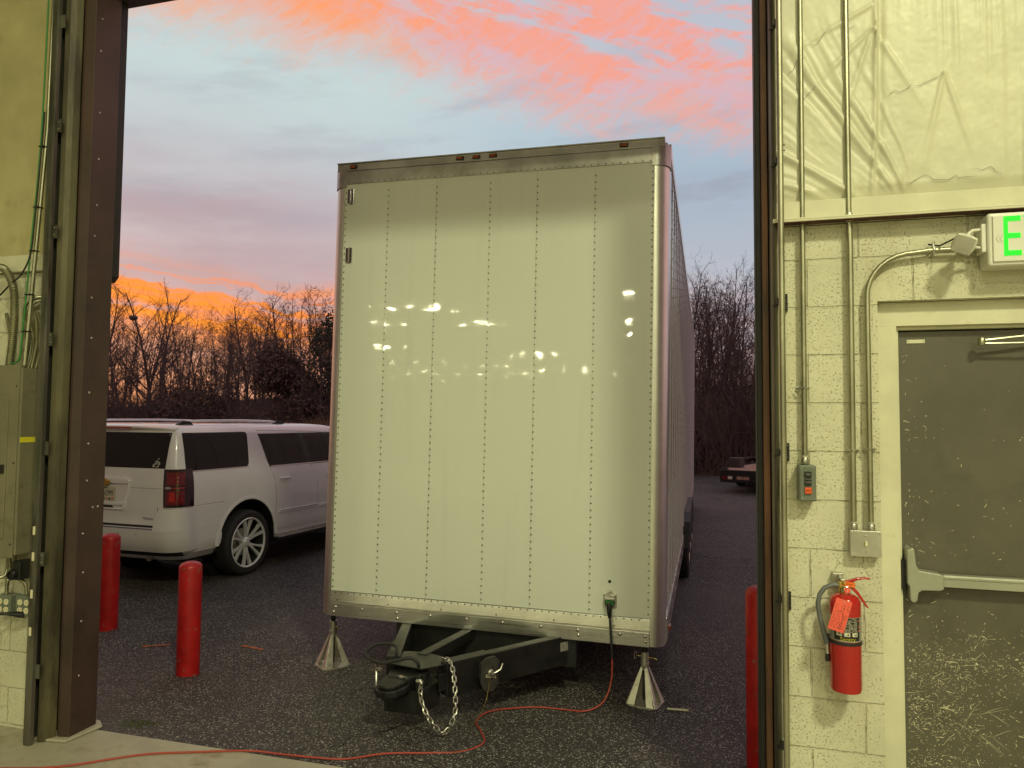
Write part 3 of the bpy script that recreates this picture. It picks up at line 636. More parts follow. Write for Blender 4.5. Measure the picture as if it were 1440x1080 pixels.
b = MB(); b.lathe([(.0125, 0), (.015, .003), (.015, .022), (.0125, .026)], 12, c=(.628, YC, 1.326)); b.tube([(.610, YW-.001, 1.655), (.610, YC, 1.655), (.628, YC-.013, 1.655), (.646, YC, 1.655), (.652, YW-.002, 1.655)], .004, 6)
b.tube([(.875, YW-.001, 2.476), (.875, YC-.006, 2.479), (.875, YC-.014, 2.462), (.875, YC-.006, 2.446), (.875, YW-.002, 2.44)], .005, 6); b.cyl((.875, YC-.004, 2.478), (.875, YC-.004, 2.50), .004, 6); b.build('strap', M['galv'], t, 50)
t = thing('switch_box', 'square galvanised switch box with one toggle on the block wall', 'light switch')
b = MB(); b.box((.548, 3.198, 1.222), (.662, YW-.001, 1.325)); b.build('case', M['galv'], t, bevel=.006, seg=3)
b = MB(); b.box((.5475, 3.1935, 1.2215), (.6625, 3.1979, 1.3255)); b.build('cover', M['galv'], t, bevel=.0015)
b = MB(); [b.dome(p, .004, (0, -1, 0), .002) for p in ((.557, 3.1935, 1.232), (.653, 3.1935, 1.232), (.557, 3.1935, 1.316), (.653, 3.1935, 1.316), (.605, 3.1935, 1.304), (.605, 3.1935, 1.243))]; b.each('screw', M['bolt'], t)
b = MB(); b.box((.600, 3.182, 1.266), (.610, 3.1934, 1.284)); b.build('toggle', M['ivory'], t, bevel=.002)

# ================================================================== FIRE EXTINGUISHER
t = thing('fire_extinguisher', 'red fire extinguisher with black hose and red tag hung on the block wall', 'fire extinguisher', (.515, 3.145, .70))
b = MB(); b.lathe([(.040, 0), (.0555, .004), (.0592, .014), (.0592, .330), (.0585, .348), (.052, .366), (.036, .378), (.022, .382)], 40); b.build('tank', M['ext_red'], t, 50)
b = MB(); b.lathe([(.0612, .190), (.0612, .202), (.0592, .203), (.0592, .189)], 40); b.build('band', M['blackrub'], t, 50)
RL = .0597
def cpatch(a0, a1, z0, z1, r, name, mat_, parent, n=14):
    b = MB(); P_ = [[(r*sin(a0+(a1-a0)*i/n), -r*cos(a0+(a1-a0)*i/n), z) for z in (z0, z1)] for i in range(n+1)]; b.grid(P_); return b.build(name, mat_, parent, 60)
lab = cpatch(-1.5, 1.2, .205, .300, RL, 'label', M['labelsilver'], t, 24)
cpatch(-.88, .84, .210, .298, RL+.0004, 'label_panel', M['ink'], lab, 20)
rr = random.Random(4)
b = MB()
for row in range(11):
    z = .293-row*.0048; a = -.80
    while a < .62:
        l = rr.uniform(.03, .16)
        if rr.random() < .8:
            b.grid([[((RL+.0008)*sin(a+l*i/2), -(RL+.0008)*cos(a+l*i/2), z+dz) for dz in (0, .0017)] for i in range(3)])
        a += l+.03
for a in (-.72, -.22, .28):
    b.grid([[((RL+.0008)*sin(a+.36*i/4), -(RL+.0008)*cos(a+.36*i/4), z) for z in (.227, .242)] for i in range(5)])
b.build('label_print', M['plate'], lab)
b = MB()
for a in (-.62, -.12, .38):
    for k in range(4):
        a1 = a+.02+rr.random()*.14; z = .229+rr.random()*.008; b.grid([[((RL+.0012)*sin(a1+.05*i), -(RL+.0012)*cos(a1+.05*i), z+dz) for dz in (0, .004)] for i in range(2)])
b.build('label_pictogram', M['ink'], lab)
b = MB()
for z in (.284, .262, .246): b.grid([[((RL+.0009)*sin(.74+.05*i), -(RL+.0009)*cos(.74+.05*i), z+dz) for dz in (0, .006)] for i in range(3)])
b.build('label_print', M['orange'], lab)
tx = text('label_name', 'Sentry', .022, M['yellow'], None, Matrix.Identity(4), .0004, sx=1.0)
for v_ in tx.data.vertices:
    x, y, z = v_.co; a = .0+x/RL; v_.co = V(((RL+.001)*sin(a), -(RL+.001)*cos(a), .2155+y))
tx.parent = lab
b = MB(); b.lathe([(.020, .380), (.022, .386), (.022, .398), (.016, .404), (.016, .425), (.010, .43)], 16); b.box((-.022, -.012, .402), (.014, .010, .425)); b.build('valve', M['brass'], t, 40, .002)
b = MB(); b.lathe([(.012, 0), (.0145, .002), (.0145, .008), (.012, .010)], 18, Matrix.Rotation(radians(90), 3, 'X'), (.006, -.016, .400)); g = b.build('gauge', M['chrome'], t, 40)
b = MB(); b.lathe([(.0115, .0), (.0115, .0004)], 16, Matrix.Rotation(radians(90), 3, 'X'), (.006, -.0263, .400)); b.build('gauge_face', M['tag_red'], g); b = MB(); b.prism([(.0052, .394), (.0068, .394), (.0085, .409)], -.0275, -.0270, 'y'); b.build('needle', M['white'], g)
b = MB(); up = [(-.012, .428), (0, .431), (.02, .437), (.045, .446), (.072, .450), (.094, .448)]; lo = [(.094, .442), (.072, .443), (.045, .437), (.024, .424), (.012, .418), (-.012, .418)]
b.prism(up+lo, -.009, .009, 'y'); b.build('carry_handle', M['ext_red'], t, bevel=.002)
b = MB(); b.prism([(.012, .424), (.024, .420), (.050, .392), (.070, .360), (.086, .332), (.080, .330), (.062, .354), (.042, .382), (.018, .407), (.010, .410)], -.008, .008, 'y'); b.build('squeeze_lever', M['ext_red'], t, bevel=.002)
b = MB(); b.tube([(-.018, 0, .412), (-.045, -.006, .414), (-.075, -.008, .400), (-.094, -.008, .372), (-.100, -.006, .335), (-.096, -.004, .295), (-.086, -.002, .250), (-.074, 0, .205), (-.068, 0, .178)], [.010, .0095]+[.0092]*5+[.0105, .011], 12); b.build('hose', M['grey_hose'], t, 60)
b = MB(); b.cyl((-.068, 0, .180), (-.067, 0, .140), .0088, 12); b.build('nozzle_collar', M['galv'], t); b = MB(); b.cyl((-.067, 0, .140), (-.0665, 0, .110), .0075, 12, .009); b.build('nozzle', M['blackplastic'], t)
b = MB(); b.box((-.072, .0, .178), (-.058, .012, .215)); b.build('hose_clip', M['blackrub'], t)
b = MB(); b.box((-.034, .060, .392), (.006, .093, .448)); b.box((-.012, .010, .428), (.004, .090, .434)); br_ = b.build('wall_bracket', M['galv'], t, bevel=.002)
b = MB(); b.dome((-.014, .060, .437), .004, (0, -1, 0)); b.build('screw', M['darksteel'], br_)
Mt = Matrix.Translation((-.030, -.076, .312)) @ Euler((radians(-4), radians(18), radians(8))).to_matrix().to_4x4()
b = MB(); b.box((-.031, -.0006, -.062), (.031, .0006, .062), Mt); tg = b.build('paper_tag', M['tag_red'], t)
b = MB(); rr = random.Random(9)
for k in range(12):
    z = -.052
    x = -.026+k*.0046
    while z < .040:
        l = rr.uniform(.002, .010)
        if rr.random() < (.55 if k not in (7, 8) else .8): b.box((x, -.0010, z), (x+(.0012 if k not in (7, 8) else .0026), -.0007, z+l), Mt)
        z += l+rr.uniform(.002, .006)
b.build('tag_print', M['ink'], tg)
b = MB(); b.dome(Mt @ V((0, -.0007, .052)), .0032, (0, -1, .1), .0003); b.build('tag_eyelet', M['galv'], tg)
b = MB(); b.tube([(-.012, -.012, .408), (-.018, -.04, .395), Mt @ V((0, -.001, .052))], .0008, 5); b.build('tag_wire', M['galv'], tg)
b = MB(); b.box((-.052, -.024, .411), (-.016, -.022, .431), Matrix.Rotation(.12, 4, 'Y')); sl = b.build('seal_tag', M['tag_orange'], t); b = MB(); [b.box((-.046+k*.006, -.0246, .419+.002*(k % 2)), (-.043+k*.006, -.0242, .423), Matrix.Rotation(.12, 4, 'Y')) for k in range(4)]; b.build('tag_print', M['ink'], sl)
b = MB(); b.tube([(-.02, -.023, .418), (0, -.022, .416), (.02, -.012, .420)], .0012, 5); b.build('seal_strap', M['tag_orange'], sl)

# ================================================================== BOLLARDS
for (x, y, h, lab) in ((-3.80, 4.63, .83, 'red steel bollard nearest the trailer tongue on the left, in front of the white car'),
                       (-5.35, 5.44, .86, 'red steel bollard half hidden by the brown door jamb, behind the tailgate'),
                       (.265, 4.22, .97, 'red steel bollard on the right of the trailer beside the door track')):
    b = MB(); z0 = gz(x, y); r = .083
    b.lathe([(r, -.05), (r, h-.035), (r*.96, h-.018), (r*.82, h-.004), (r*.5, h+.008), (r*.12, h+.012)], 40)
    o = b.build('bollard', M['redpaint'], None, 50); o.location = (x, y, z0); tag(o, lab, 'bollard', 'red bollards outside the loading door')

# ================================================================== BOX TRAILER
TW, TH, TL = 2.6, 3.497, 12.4
TR = thing('box_trailer', 'tall white riveted box trailer parked nose in at the loading door', 'trailer', (-1.601, 4.971, .268))
TR.rotation_mode = 'QUATERNION'
TR.rotation_quaternion = (Matrix.Rotation(radians(.34), 3, 'Z') @ Matrix.Rotation(radians(-.53), 3, 'X') @ Matrix.Rotation(radians(.66), 3, 'Y')).to_quaternion()
hw = TW/2; rc = .11            # corner radius
# corner posts (quarter round extrusions)
for s in (-1, 1):
    pts = [(s*(hw-.10), .0), (s*(hw-.10), -.004)]+[(s*(hw-.095+.095*sin(radians(a))), .091-.095*cos(radians(a))) for a in range(0, 91, 9)]+[(s*hw, .115), (s*(hw-.006), .115), (s*(hw-.006), .1)]
    pts += [(s*(hw-.095+.088*sin(radians(a))), .091-.088*cos(radians(a))) for a in range(90, -1, -18)]
    b = MB(); b.prism(pts if s < 0 else pts[::-1], -.015, TH-.06); b.build('corner_post', M['alu_post'], TR, 60)
    b = MB(); pts2 = [(s*(hw-.12), .0), (s*(hw-.12), -.012)]+[(s*(hw-.09+.098*sin(radians(a))), .088-.10*cos(radians(a))) for a in range(0, 91, 9)]+[(s*(hw+.008), .14), (s*(hw-.12), .14)]
    b.prism(pts2 if s < 0 else pts2[::-1], TH-.20, TH-.045); b.build('corner_cap', M['alu_dark'], TR, 60, .002)
# front sheets: six panels meeting under rivet rows
seams_px = (-.83, -.43, -.005, .355, .78)        # measured from the photograph
xs = [-hw+.10]+[q for q in seams_px]+[hw-.10]
for i in range(6):
    b = MB(); P_ = []
    a, c = xs[i], xs[i+1]
    for u in fr(0, 1, 10):
        P_.append([(a+(c-a)*u+(.0006 if u == 0 else 0), -.0025*sin(pi*u)-.001*(i % 2), z) for z in fr(.17, TH-.16, 20)])
    b.grid(P_); b.build('front_panel', M['skin'], TR, 80)
b = MB(); b.box((-hw+.10, .004, .0), (hw-.10, .03, TH-.05)); b.build('front_backing', M['blacksteel'], TR)
for k, x in enumerate(xs):
    b = MB(); z = .20
    while z < TH-.21:
        b.dome((x+(.014 if k == 0 else -.012 if k == 6 else .006), -.004, z), .0062, (0, -1, 0), .0042, 6); z += .0485
    b.build('rivet_row', M['rivet'], TR)
# bottom rails (two stepped aluminium extrusions) and top rails
b = MB(); b.prism([(-.014, .086), (-.006, .078), (-.006, .0), (.02, .0), (.02, .166), (-.006, .166), (-.008, .150), (-.014, .092)][::-1], -hw+.10, hw-.10, 'x'); b.build('bottom_rail', M['alu'], TR, bevel=.001)
b = MB(); b.box((-hw+.101, -.019, -.016), (hw-.101, -.0065, .080)); b.build('bottom_rail', M['alu'], TR, bevel=.002)
b = MB(); x = -hw+.14
while x < hw-.12: b.dome((x, -.008, .157), .0062, (0, -1, 0), .0042, 6); x += .052
b.build('rivet_row', M['rivet'], TR)
b = MB(); x = -hw+.16
while x < hw-.1: b.dome((x, -.014, .105+.0), .007, (0, -1, 0), .004, 6); x += .42
b.build('rivet_row', M['rivet'], TR)
for x, z in [(-1.15, .052), (-.93, .052), (-.65, .052), (-.64, .012), (-.38, .055), (-.1, .055), (.17, .055), (.45, .055), (.71, .055), (.715, .02), (1.0, .055), (1.17, .055), (1.172, .02), (-1.165, .015)]:
    b = MB(); b.dome((x, -.019, z), .0125, (0, -1, 0), .007, 10); b.build('rail_bolt', M['bolt'], TR, 50)
b = MB(); b.prism([(-.010, TH-.175), (-.010, TH-.075), (-.004, TH-.068), (.02, TH-.068), (.02, TH-.175)][::-1], -hw+.10, hw-.10, 'x'); b.build('top_rail', M['alu_dark'], TR, bevel=.002)
b = MB(); x = -hw+.13
while x < hw-.11: b.dome((x, -.010, TH-.165), .0062, (0, -1, 0), .0042, 6); x += .052
b.build('rivet_row', M['rivet'], TR)
b = MB(); b.prism([(-.004, TH-.066), (-.004, TH-.014), (-.016, TH-.010), (-.016, TH-.002), (.14, TH+.004), (.14, TH-.066)][::-1], -hw+.03, hw-.03, 'x'); b.build('roof_cove', M['alu_dark'], TR, bevel=.003)
b = MB(); b.box((-hw+.015, .10, TH-.06), (hw-.015, TL, TH+.003)); b.build('roof', M['skin_side'], TR, bevel=.01)
for x in (-1.165, -.02+.0, -.20+.0, .10+.06, 1.10):
    pass
for x in (-1.13, -.245, -.115, .015, .985):
    b = MB(); b.box((x-.030, -.016, TH-.052), (x+.030, -.0042, TH-.024)); o = b.build('marker_light', M['blackplastic'], TR, bevel=.003)
    b = MB(); b.box((x-.022, -.022, TH-.047), (x+.022, -.0162, TH-.030)); b.build('lens', M['amber'], o, bevel=.003)
# side walls: flat skins with riveted posts
for s in (-1, 1):
    b = MB()
    n = 30; Y = fr(.115, TL-.05, n)
    for i in range(n):
        P_ = [[(s*(hw-.004+.002*sin(pi*u)), Y[i]+(Y[i+1]-Y[i])*u, z) for z in fr(.16, TH-.10, 10)] for u in fr(0, 1, 6)]; b.grid(P_)
    b.build('side_skin', M['skin_side'], TR, 80)
    b = MB()
    for y in Y[1:-1]:
        z = .20
        b.box((min(s*(hw-.006), s*(hw+.004)), y-.02, .16), (max(s*(hw-.006), s*(hw+.004)), y+.02, TH-.10))
    b.each('side_post', M['skin_side'], TR)
    b = MB()
    if s > 0:
        for y in Y[1:-1]:
            z = .2
            while z < TH-.12: b.dome((s*(hw+.004), y-.010, z), .006, (s, 0, 0), .004, 5); z += .075
        b.build('rivet_row', M['rivet'], TR)
    b = MB(); lo, hi = sorted((s*(hw-.03), s*(hw+.008)))
    b.box((lo, .116, -.012), (hi, TL, .158)); b.build('side_rail', M['alu'], TR, bevel=.003)
    b = MB(); b.box((lo, .14, TH-.10), (hi, TL, TH+.0)); b.build('side_top_rail', M['alu'], TR, bevel=.003)
    b = MB(); y = .5; k = 0
    if s > 0:
        while y < TL-.4:
            b.box((hw+.0083, y, .05), (hw+.0092, y+.28, .10)); y += .60
        b.each('reflective_tape', M['taillamp'], TR)
    b = MB(); b.box((min(s*(hw+.0082), s*(hw+.024)), .33, .015), (max(s*(hw+.0082), s*(hw+.024)), .40, .05)); b.build('marker_light', M['amber'], TR, bevel=.004)
b = MB(); b.box((-hw+.02, TL-.04, 0), (hw-.02, TL, TH)); b.build('rear_door', M['skin_side'], TR, bevel=.01)
b = MB(); b.box((-hw+.02, .04, -.02), (hw-.02, TL-.06, .03)); b.build('floor_pan', M['blacksteel'], TR)
for x in (-.62, .60):
    b = MB(); b.box((x-.05, .05, -.17), (x+.05, TL-.5, -.021)); b.build('chassis_beam', M['blacksteel'], TR, bevel=.004)
b = MB()
for y in (.55, 1.6, 2.7, 3.8, 7.5, 9, 11): b.box((-1.2, y, -.10), (1.2, y+.06, -.0215))
b.each('cross_member', M['blacksteel'], TR)
# hinges on the left front edge
for z in (3.165, 2.70):
    b = MB(); b.box((-hw+.055+.075, -.014, z), (-hw+.153, -.006, z+.115)); b.box((-hw+.161, -.014, z), (-hw+.184, -.006, z+.115)); b.box((-hw+.153, -.010, z+.045), (-hw+.161, -.006, z+.07)); b.cyl((-hw+.157, -.014, z+.0), (-hw+.157, -.014, z+.115), .006, 8)
    o = b.build('hinge', M['chrome'], TR, bevel=.003)
    b = MB(); b.box((-hw+.150, -.0075, z-.004), (-hw+.165, -.0042, z+.119)); b.build('hinge_gap', M['ink'], o)
# wheels (three axles) with tyres and rims, fender skirts
def wheel(parent, c, r, w_, s, rim_r, mat_rim='rim', spokes=0, hub=True):
    """tyre + rim, axis along x, s = +1 outer side +x"""
    b = MB(); R90 = Matrix.Rotation(radians(90*s), 3, 'Y')
    prof = [(rim_r*.98, -w_*.42), (rim_r*1.06, -w_*.5), (r*.90, -w_*.5), (r*.975, -w_*.42), (r, -w_*.30), (r, w_*.30), (r*.975, w_*.42), (r*.90, w_*.5), (rim_r*1.06, w_*.5), (rim_r*.98, w_*.42)]
    b.lathe(prof+[(rim_r*.97, w_*.3), (rim_r*.97, -w_*.3), prof[0]], 48, R90, c, cap=False); ty = b.build('tyre', M['tyre'], parent, 35)
    b = MB(); b.lathe([(rim_r*1.0, w_*.40), (rim_r*1.03, w_*.47), (rim_r*.98, w_*.485), (rim_r*.93, w_*.44), (rim_r*.90, w_*.10), (rim_r*.2, w_*.02), (rim_r*.02, w_*.02)], 48, R90, c)
    rm = b.build('rim', M[mat_rim], parent, 35)
    return ty, rm
for y in (4.55, 5.42, 6.29):
    for s in (-1, 1):
        b = MB()
        e = thing('wheel', None, None, parent=TR); e.parent = TR
        wheel(e, (s*(hw-.05), y, -.075), .395, .24, s, .21, 'galv')
        b.lathe([(.07, .05), (.07, .11), (.03, .13)], 16, Matrix.Rotation(radians(90*s), 3, 'Y'), (s*(hw-.05), y, -.075)); b.build('hub', M['blacksteel'], e, 40)
for s in (-1, 1):
    b = MB(); pts = [(4.05, .0), (4.2, .30), (4.45, .40), (6.40, .40), (6.65, .30), (6.8, .0)]; inn = [(6.74, .0), (6.60, .27), (6.37, .365), (4.48, .365), (4.25, .27), (4.11, .0)]
    lo, hi = sorted((s*(hw-.02), s*(hw+.075))); b.prism(pts+inn, lo, hi, 'x'); b.build('fender', M['blacksteel'], TR, bevel=.004)
# power inlet and the small hole above it
b = MB(); b.box((.885, -.016, .225), (.975, -.005, .320)); o = b.build('power_inlet', M['galv'], TR, bevel=.004)
b = MB(); b.lathe([(.034, 0), (.034, .022), (.028, .024), (.028, .004)], 24, Matrix.Rotation(radians(90), 3, 'X'), (.930, -.016, .262)); b.build('inlet_ring', M['blackplastic'], o, 40)
b = MB(); b.lathe([(.0275, .0), (.0275, .019)], 20, Matrix.Rotation(radians(90), 3, 'X'), (.930, -.017, .262)); b.build('inlet_face', M['green'], o, 40)
b = MB(); b.box((.896, -.052, .283), (.966, -.042, .300), None); b.prism([(.893, .290), (.900, .318), (.918, .326), (.918, .342), (.940, .342), (.940, .324), (.962, .316), (.968, .288)], -.046, -.0165, 'y'); b.build('inlet_flap', M['galv'], o, bevel=.003)
b = MB(); b.dome((.925, -.006, .400), .011, (0, -1, 0), .003, 10); b.build('grommet', M['blackrub'], TR)

# ---- tongue (A-frame), coordinates in world, converted to trailer space
TI = TR.rotation_quaternion.to_matrix().to_4x4(); TI.translation = TR.location; TI = TI.inverted()
def beam(b, a, c, w_, h, z, sh=0):     # box from a to c (xy), top z, width w_, height h
    a = V((a[0], a[1], z)); c = V((c[0], c[1], z)); d = (c-a).normalized(); n_ = V((-d.y, d.x, 0))*w_/2
    vs = [TI @ (p+q-V((0, 0, k))) for k in (h, 0) for (p, q) in ((a, -n_), (c, -n_), (c, n_), (a, n_))]
    b.add(vs, [(3, 2, 1, 0), (4, 5, 6, 7), (0, 1, 5, 4), (1, 2, 6, 5), (2, 3, 7, 6), (3, 0, 4, 7)])
ZT_ = .262
for (a, c, sh) in (((-.94, 5.10), (-1.600, 4.235), 1), ((-2.21, 5.10), (-1.950, 4.26), -1)):
    b = MB(); beam(b, a, c, .075, .20, ZT_-.004); tb = b.build('tongue_beam', M['blacksteel'], TR, bevel=.006)
b = MB(); beam(b, (-1.665, 5.10), (-1.800, 4.36), .07, .07, ZT_-.010); b.build('tongue_strut', M['blacksteel'], TR, bevel=.005)
b = MB(); beam(b, (-2.27, 5.03), (-.91, 5.03), .06, .21, ZT_-.012); b.build('tongue_crossbar', M['blacksteel'], TR, bevel=.004)
def tw(b):      # convert MB from world to trailer space
    b.v = [tuple(TI @ V(p)) for p in b.v]; return b
# sleeves where the beams were extended
b = MB(); beam(b, (-1.40, 4.497), (-1.590, 4.248), .086, .212, ZT_+.002); b.build('beam_sleeve', M['blacksteel'], TR, bevel=.004)
b = MB(); beam(b, (-2.04, 4.55), (-1.945, 4.245), .086, .212, ZT_+.002); b.build('beam_sleeve', M['blacksteel'], TR, bevel=.004)
# nose: gusset plate, channel, coupler
b = MB(); b.prism([(-1.99, 4.30), (-1.95, 4.16), (-1.70, 4.12), (-1.56, 4.27), (-1.66, 4.37), (-1.80, 4.42), (-1.93, 4.40)], .238, .246); b.build('gusset_plate', M['blacksteel'], TR and None, bevel=.001)
g = bpy.data.objects['gusset_plate']; g.data.transform(TI); g.parent = TR
b = MB(); b.prism([(-1.985, 4.26), (-1.93, 4.02), (-1.69, 4.02), (-1.60, 4.24), (-1.66, 4.30), (-1.92, 4.30)], -.035, .12); tw(b).build('coupler_channel', M['blacksteel'], TR, bevel=.006)
b = MB(); b.prism([(-1.93, 4.10), (-1.90, 4.00), (-1.74, 3.99), (-1.66, 4.10), (-1.66, 4.20), (-1.93, 4.22)], .1205, .205); tw(b).build('coupler_body', M['blacksteel'], TR, bevel=.008)
b = MB(); b.prism([(-1.945, 3.98), (-1.935, 3.87), (-1.89, 3.815), (-1.82, 3.805), (-1.765, 3.84), (-1.73, 3.93), (-1.72, 4.03), (-1.93, 4.03)], .125, .170)
b.prism([(-1.93, 3.98), (-1.92, 3.885), (-1.885, 3.835), (-1.825, 3.825), (-1.78, 3.855), (-1.75, 3.94), (-1.74, 4.08), (-1.91, 4.08)], .1705, .196); tw(b).build('coupler_head', M['blacksteel'], TR, bevel=.008, seg=3)
b = MB(); b.prism([(-1.925, 3.99), (-1.90, 3.90), (-1.86, 3.87), (-1.80, 3.87), (-1.77, 3.93), (-1.765, 4.03), (-1.92, 4.05)], .085, .1248); tw(b).build('coupler_jaw', M['blacksteel'], TR, bevel=.006)
b = MB(); b.lathe([(.014, 0), (.016, .003), (.016, .012), (.010, .018)], 6, None, (-1.795, 4.00, .196)); b.tube([(-1.83, 4.02, .202), (-1.79, 4.0, .212), (-1.75, 3.99, .204)], .005, 6); tw(b).build('latch_pin', M['galv'], TR, 40)
b = MB(); b.box((-1.70, 4.015, -.03), (-1.665, 4.07, .215)); b.box((-1.93, 4.015, -.03), (-1.895, 4.06, .11)); tw(b).build('face_plate', M['blacksteel'], TR, bevel=.003)
b = MB(); b.prism([(-1.62, 4.185), (-1.585, 4.235), (-1.575, 4.225), (-1.607, 4.175)], .095, .20); tw(b).build('hook_plate', M['blacksteel'], TR, bevel=.004)
# breakaway box on the right beam (round plate) with lever
def on_beam(t_, off, z):   # point along the right beam outer face
    a = V((-.94, 5.10, 0)); c = V((-1.600, 4.235, 0)); d = (c-a).normalized(); n_ = V((-d.y, d.x, 0));
    if n_.x < 0: n_ = -n_
    p = a+(c-a)*t_+n_*(.0375+off); p.z = z; return p, d, n_
p, d, n_ = on_beam(.735, .01, .165)
Mp = Matrix((d, V((0, 0, 1)), n_)).transposed().to_4x4(); Mp.translation = p
b = MB(); pl = [(q[0]*1.2, q[1]*1.1) for q in [(-.062, .055), (-.03, .085), (.02, .085), (.055, .06), (.058, -.05), (.035, -.10), (-.02, -.115), (-.052, -.085)]]
b.prism(pl, .03, .045, 'z', Mp); b.prism([(q[0]*.75, q[1]*.7) for q in pl], -.01, .0299, 'z', Mp); tw(b).build('jack_mount_plate', M['plategrey'], TR, bevel=.004)
b = MB(); b.lathe([(.02, .045), (.02, .055), (.012, .06), (.012, .085), (.008, .087)], 14, None); b.v = [tuple(Mp @ V(q)) for q in b.v]; b.tube([Mp @ V((-.0, .0, .08)), Mp @ V((-.05, .02, .09)), Mp @ V((-.065, .055, .092))], .006, 8); tw(b).build('jack_pin', M['galv'], TR, 40)
b = MB(); rr = random.Random(2)
for k in range(7):
    x = -.045+k*.012; b.box((x, -.045+k*.003, .0453), (x+.004, -.030+k*.003+rr.random()*.006, .0458), Mp); b.box((x, -.043+k*.003, .0453), (x+.008, -.040+k*.003, .0458), Mp)
tw(b).build('plate_lettering', M['plate'], TR)
p, d, n_ = on_beam(.105, .0022, .19); Mp2 = Matrix((d, V((0, 0, 1)), n_)).transposed().to_4x4(); Mp2.translation = p
b = MB(); b.box((-.05, -.03, 0), (.05, .03, .001), Mp2); st = tw(b).build('decal', M['labelsilver'], TR)
b = MB()
for r_ in range(4):
    for c_ in range(8):
        if rr.random() < .75: b.box((-.043+c_*.011, .014-r_*.012, .0012), (-.043+c_*.011+rr.uniform(.003, .009), .014-r_*.012+.004, .0016), Mp2)
tw(b); o = b.build('decal_print', M['ink'], TR)
# the coupler pieces are drawn a little large: bring them to size about the nose
SC = TI @ Matrix.Translation((-1.80, 4.16, .15)) @ Matrix.Diagonal((.88, .86, .92, 1)) @ Matrix.Translation((1.80, -4.14, -.135)) @ TI.inverted()
for o in bpy.data.objects:
    if o.name.split('.')[0] in ('coupler_channel', 'coupler_body', 'coupler_head', 'coupler_jaw', 'latch_pin', 'face_plate'): o.data.transform(SC)
# safety chain
def chain(name, pts, L=.041, r=.0046, wd=.0115):
    # resample the curve
    pts = [V(p) for p in pts]; dense = []
    n = len(pts)
    for i in range(n-1):
        p0, p1, p2, p3 = pts[max(i-1, 0)], pts[i], pts[i+1], pts[min(i+2, n-1)]
        for k in range(12):
            u = k/12; dense.append(.5*((2*p1)+(p2-p0)*u+(2*p0-5*p1+4*p2-p3)*u*u+(3*p1-p0-3*p2+p3)*u**3))
    dense.append(pts[-1]); out = [dense[0]]; acc = 0; step = L*.72
    for a, c in zip(dense, dense[1:]):
        s_ = (c-a).length
        while acc+s_ >= step:
            t_ = (step-acc)/s_; a = a.lerp(c, t_); out.append(a); s_ = (c-a).length; acc = 0
        acc += s_
    b = MB()
    for i in range(len(out)-1):
        c = (out[i]+out[i+1])/2; d = (out[i+1]-out[i]).normalized(); u = d.orthogonal().normalized()
        ref = V((1, 0, 0)) if abs(d.x) < .9 else V((0, 1, 0)); u = (ref-d*ref.dot(d)).normalized(); v_ = d.cross(u)
        a = .5+(pi/2 if i % 2 else 0)+.15*sin(i*1.7); u, v_ = u*cos(a)+v_*sin(a), v_*cos(a)-u*sin(a)
        ring = []
        for k in range(14):
            q = 2*pi*k/14; e = cos(q); ring.append(c+d*((L/2-wd+r*0)*(1 if e > 0 else -1)+e*wd*.9)+u*sin(q)*wd)
        b.tube(ring, r, 6, closed=True)
    return b, name
b, nm = chain('safety_chain', [(-1.655, 4.005, .205), (-1.650, 3.995, .12), (-1.60, 3.99, .02), (-1.545, 4.01, -.055), (-1.525, 4.03, -.085), (-1.49, 4.06, -.05), (-1.475, 4.11, .03), (-1.485, 4.13, .12), (-1.505, 4.16, .21), (-1.55, 4.215, .272), (-1.62, 4.26, .275)])
tw(b).build('safety_chain', M['galv'], TR, 50)
b = MB(); b.tube([(-1.665, 4.01, .215), (-1.655, 3.995, .225), (-1.645, 3.99, .212), (-1.65, 3.995, .198)], .009, 8); b.cyl((-1.68, 4.0, .217), (-1.64, 3.995, .217), .011, 8); tw(b).build('shackle', M['galv'], TR, 50)
b = MB(); tt = [(-1.96, 4.10, .245), (-2.0, 4.13, .25), (-2.02, 4.15, .20), (-1.99, 4.11, .14)]; b.tube(tt, .007, 6); b.tube([(-2.02, 4.16, .23), (-1.99, 4.10, .18), (-1.985, 4.09, .10), (-2.0, 4.10, .04)], .007, 6); b.cyl((-2.0, 4.12, .22), (-1.95, 4.10, .22), .010, 8); tw(b).build('shackle', M['galv'], TR, 50)
def smooth(pts, k=8):
    pts = [V(p) for p in pts]; n = len(pts); o = []
    for i in range(n-1):
        p0, p1, p2, p3 = pts[max(i-1, 0)], pts[i], pts[i+1], pts[min(i+2, n-1)]
        for j in range(k):
            u = j/k; o.append(.5*((2*p1)+(p2-p0)*u+(2*p0-5*p1+4*p2-p3)*u*u+(3*p1-p0-3*p2+p3)*u**3))
    return o+[pts[-1]]
b = MB(); b.tube(smooth([(-1.735, 4.16, .235), (-1.735, 4.14, .275), (-1.78, 4.13, .300), (-1.87, 4.11, .282), (-1.96, 4.10, .262), (-2.07, 4.16, .258), (-2.14, 4.25, .268), (-2.10, 4.36, .29), (-1.98, 4.35, .29), (-1.92, 4.24, .275)]), .0105, 8); tw(b).build('wiring_harness', M['blackrub'], TR, 60)
p, d, n_ = on_beam(.735, .01, .165)
b = MB(); b.tube(smooth([tuple(Mp @ V((.0, -.01, .05))), (-1.37, 4.36, -.02), (-1.44, 4.22, -.13), (-1.55, 4.12, -.128), (-1.66, 4.08, -.11), (-1.64, 3.95, -.12), (-1.58, 3.86, -.085)]), .0016, 5); tw(b).build('breakaway_cable', M['brass'], TR, 60)

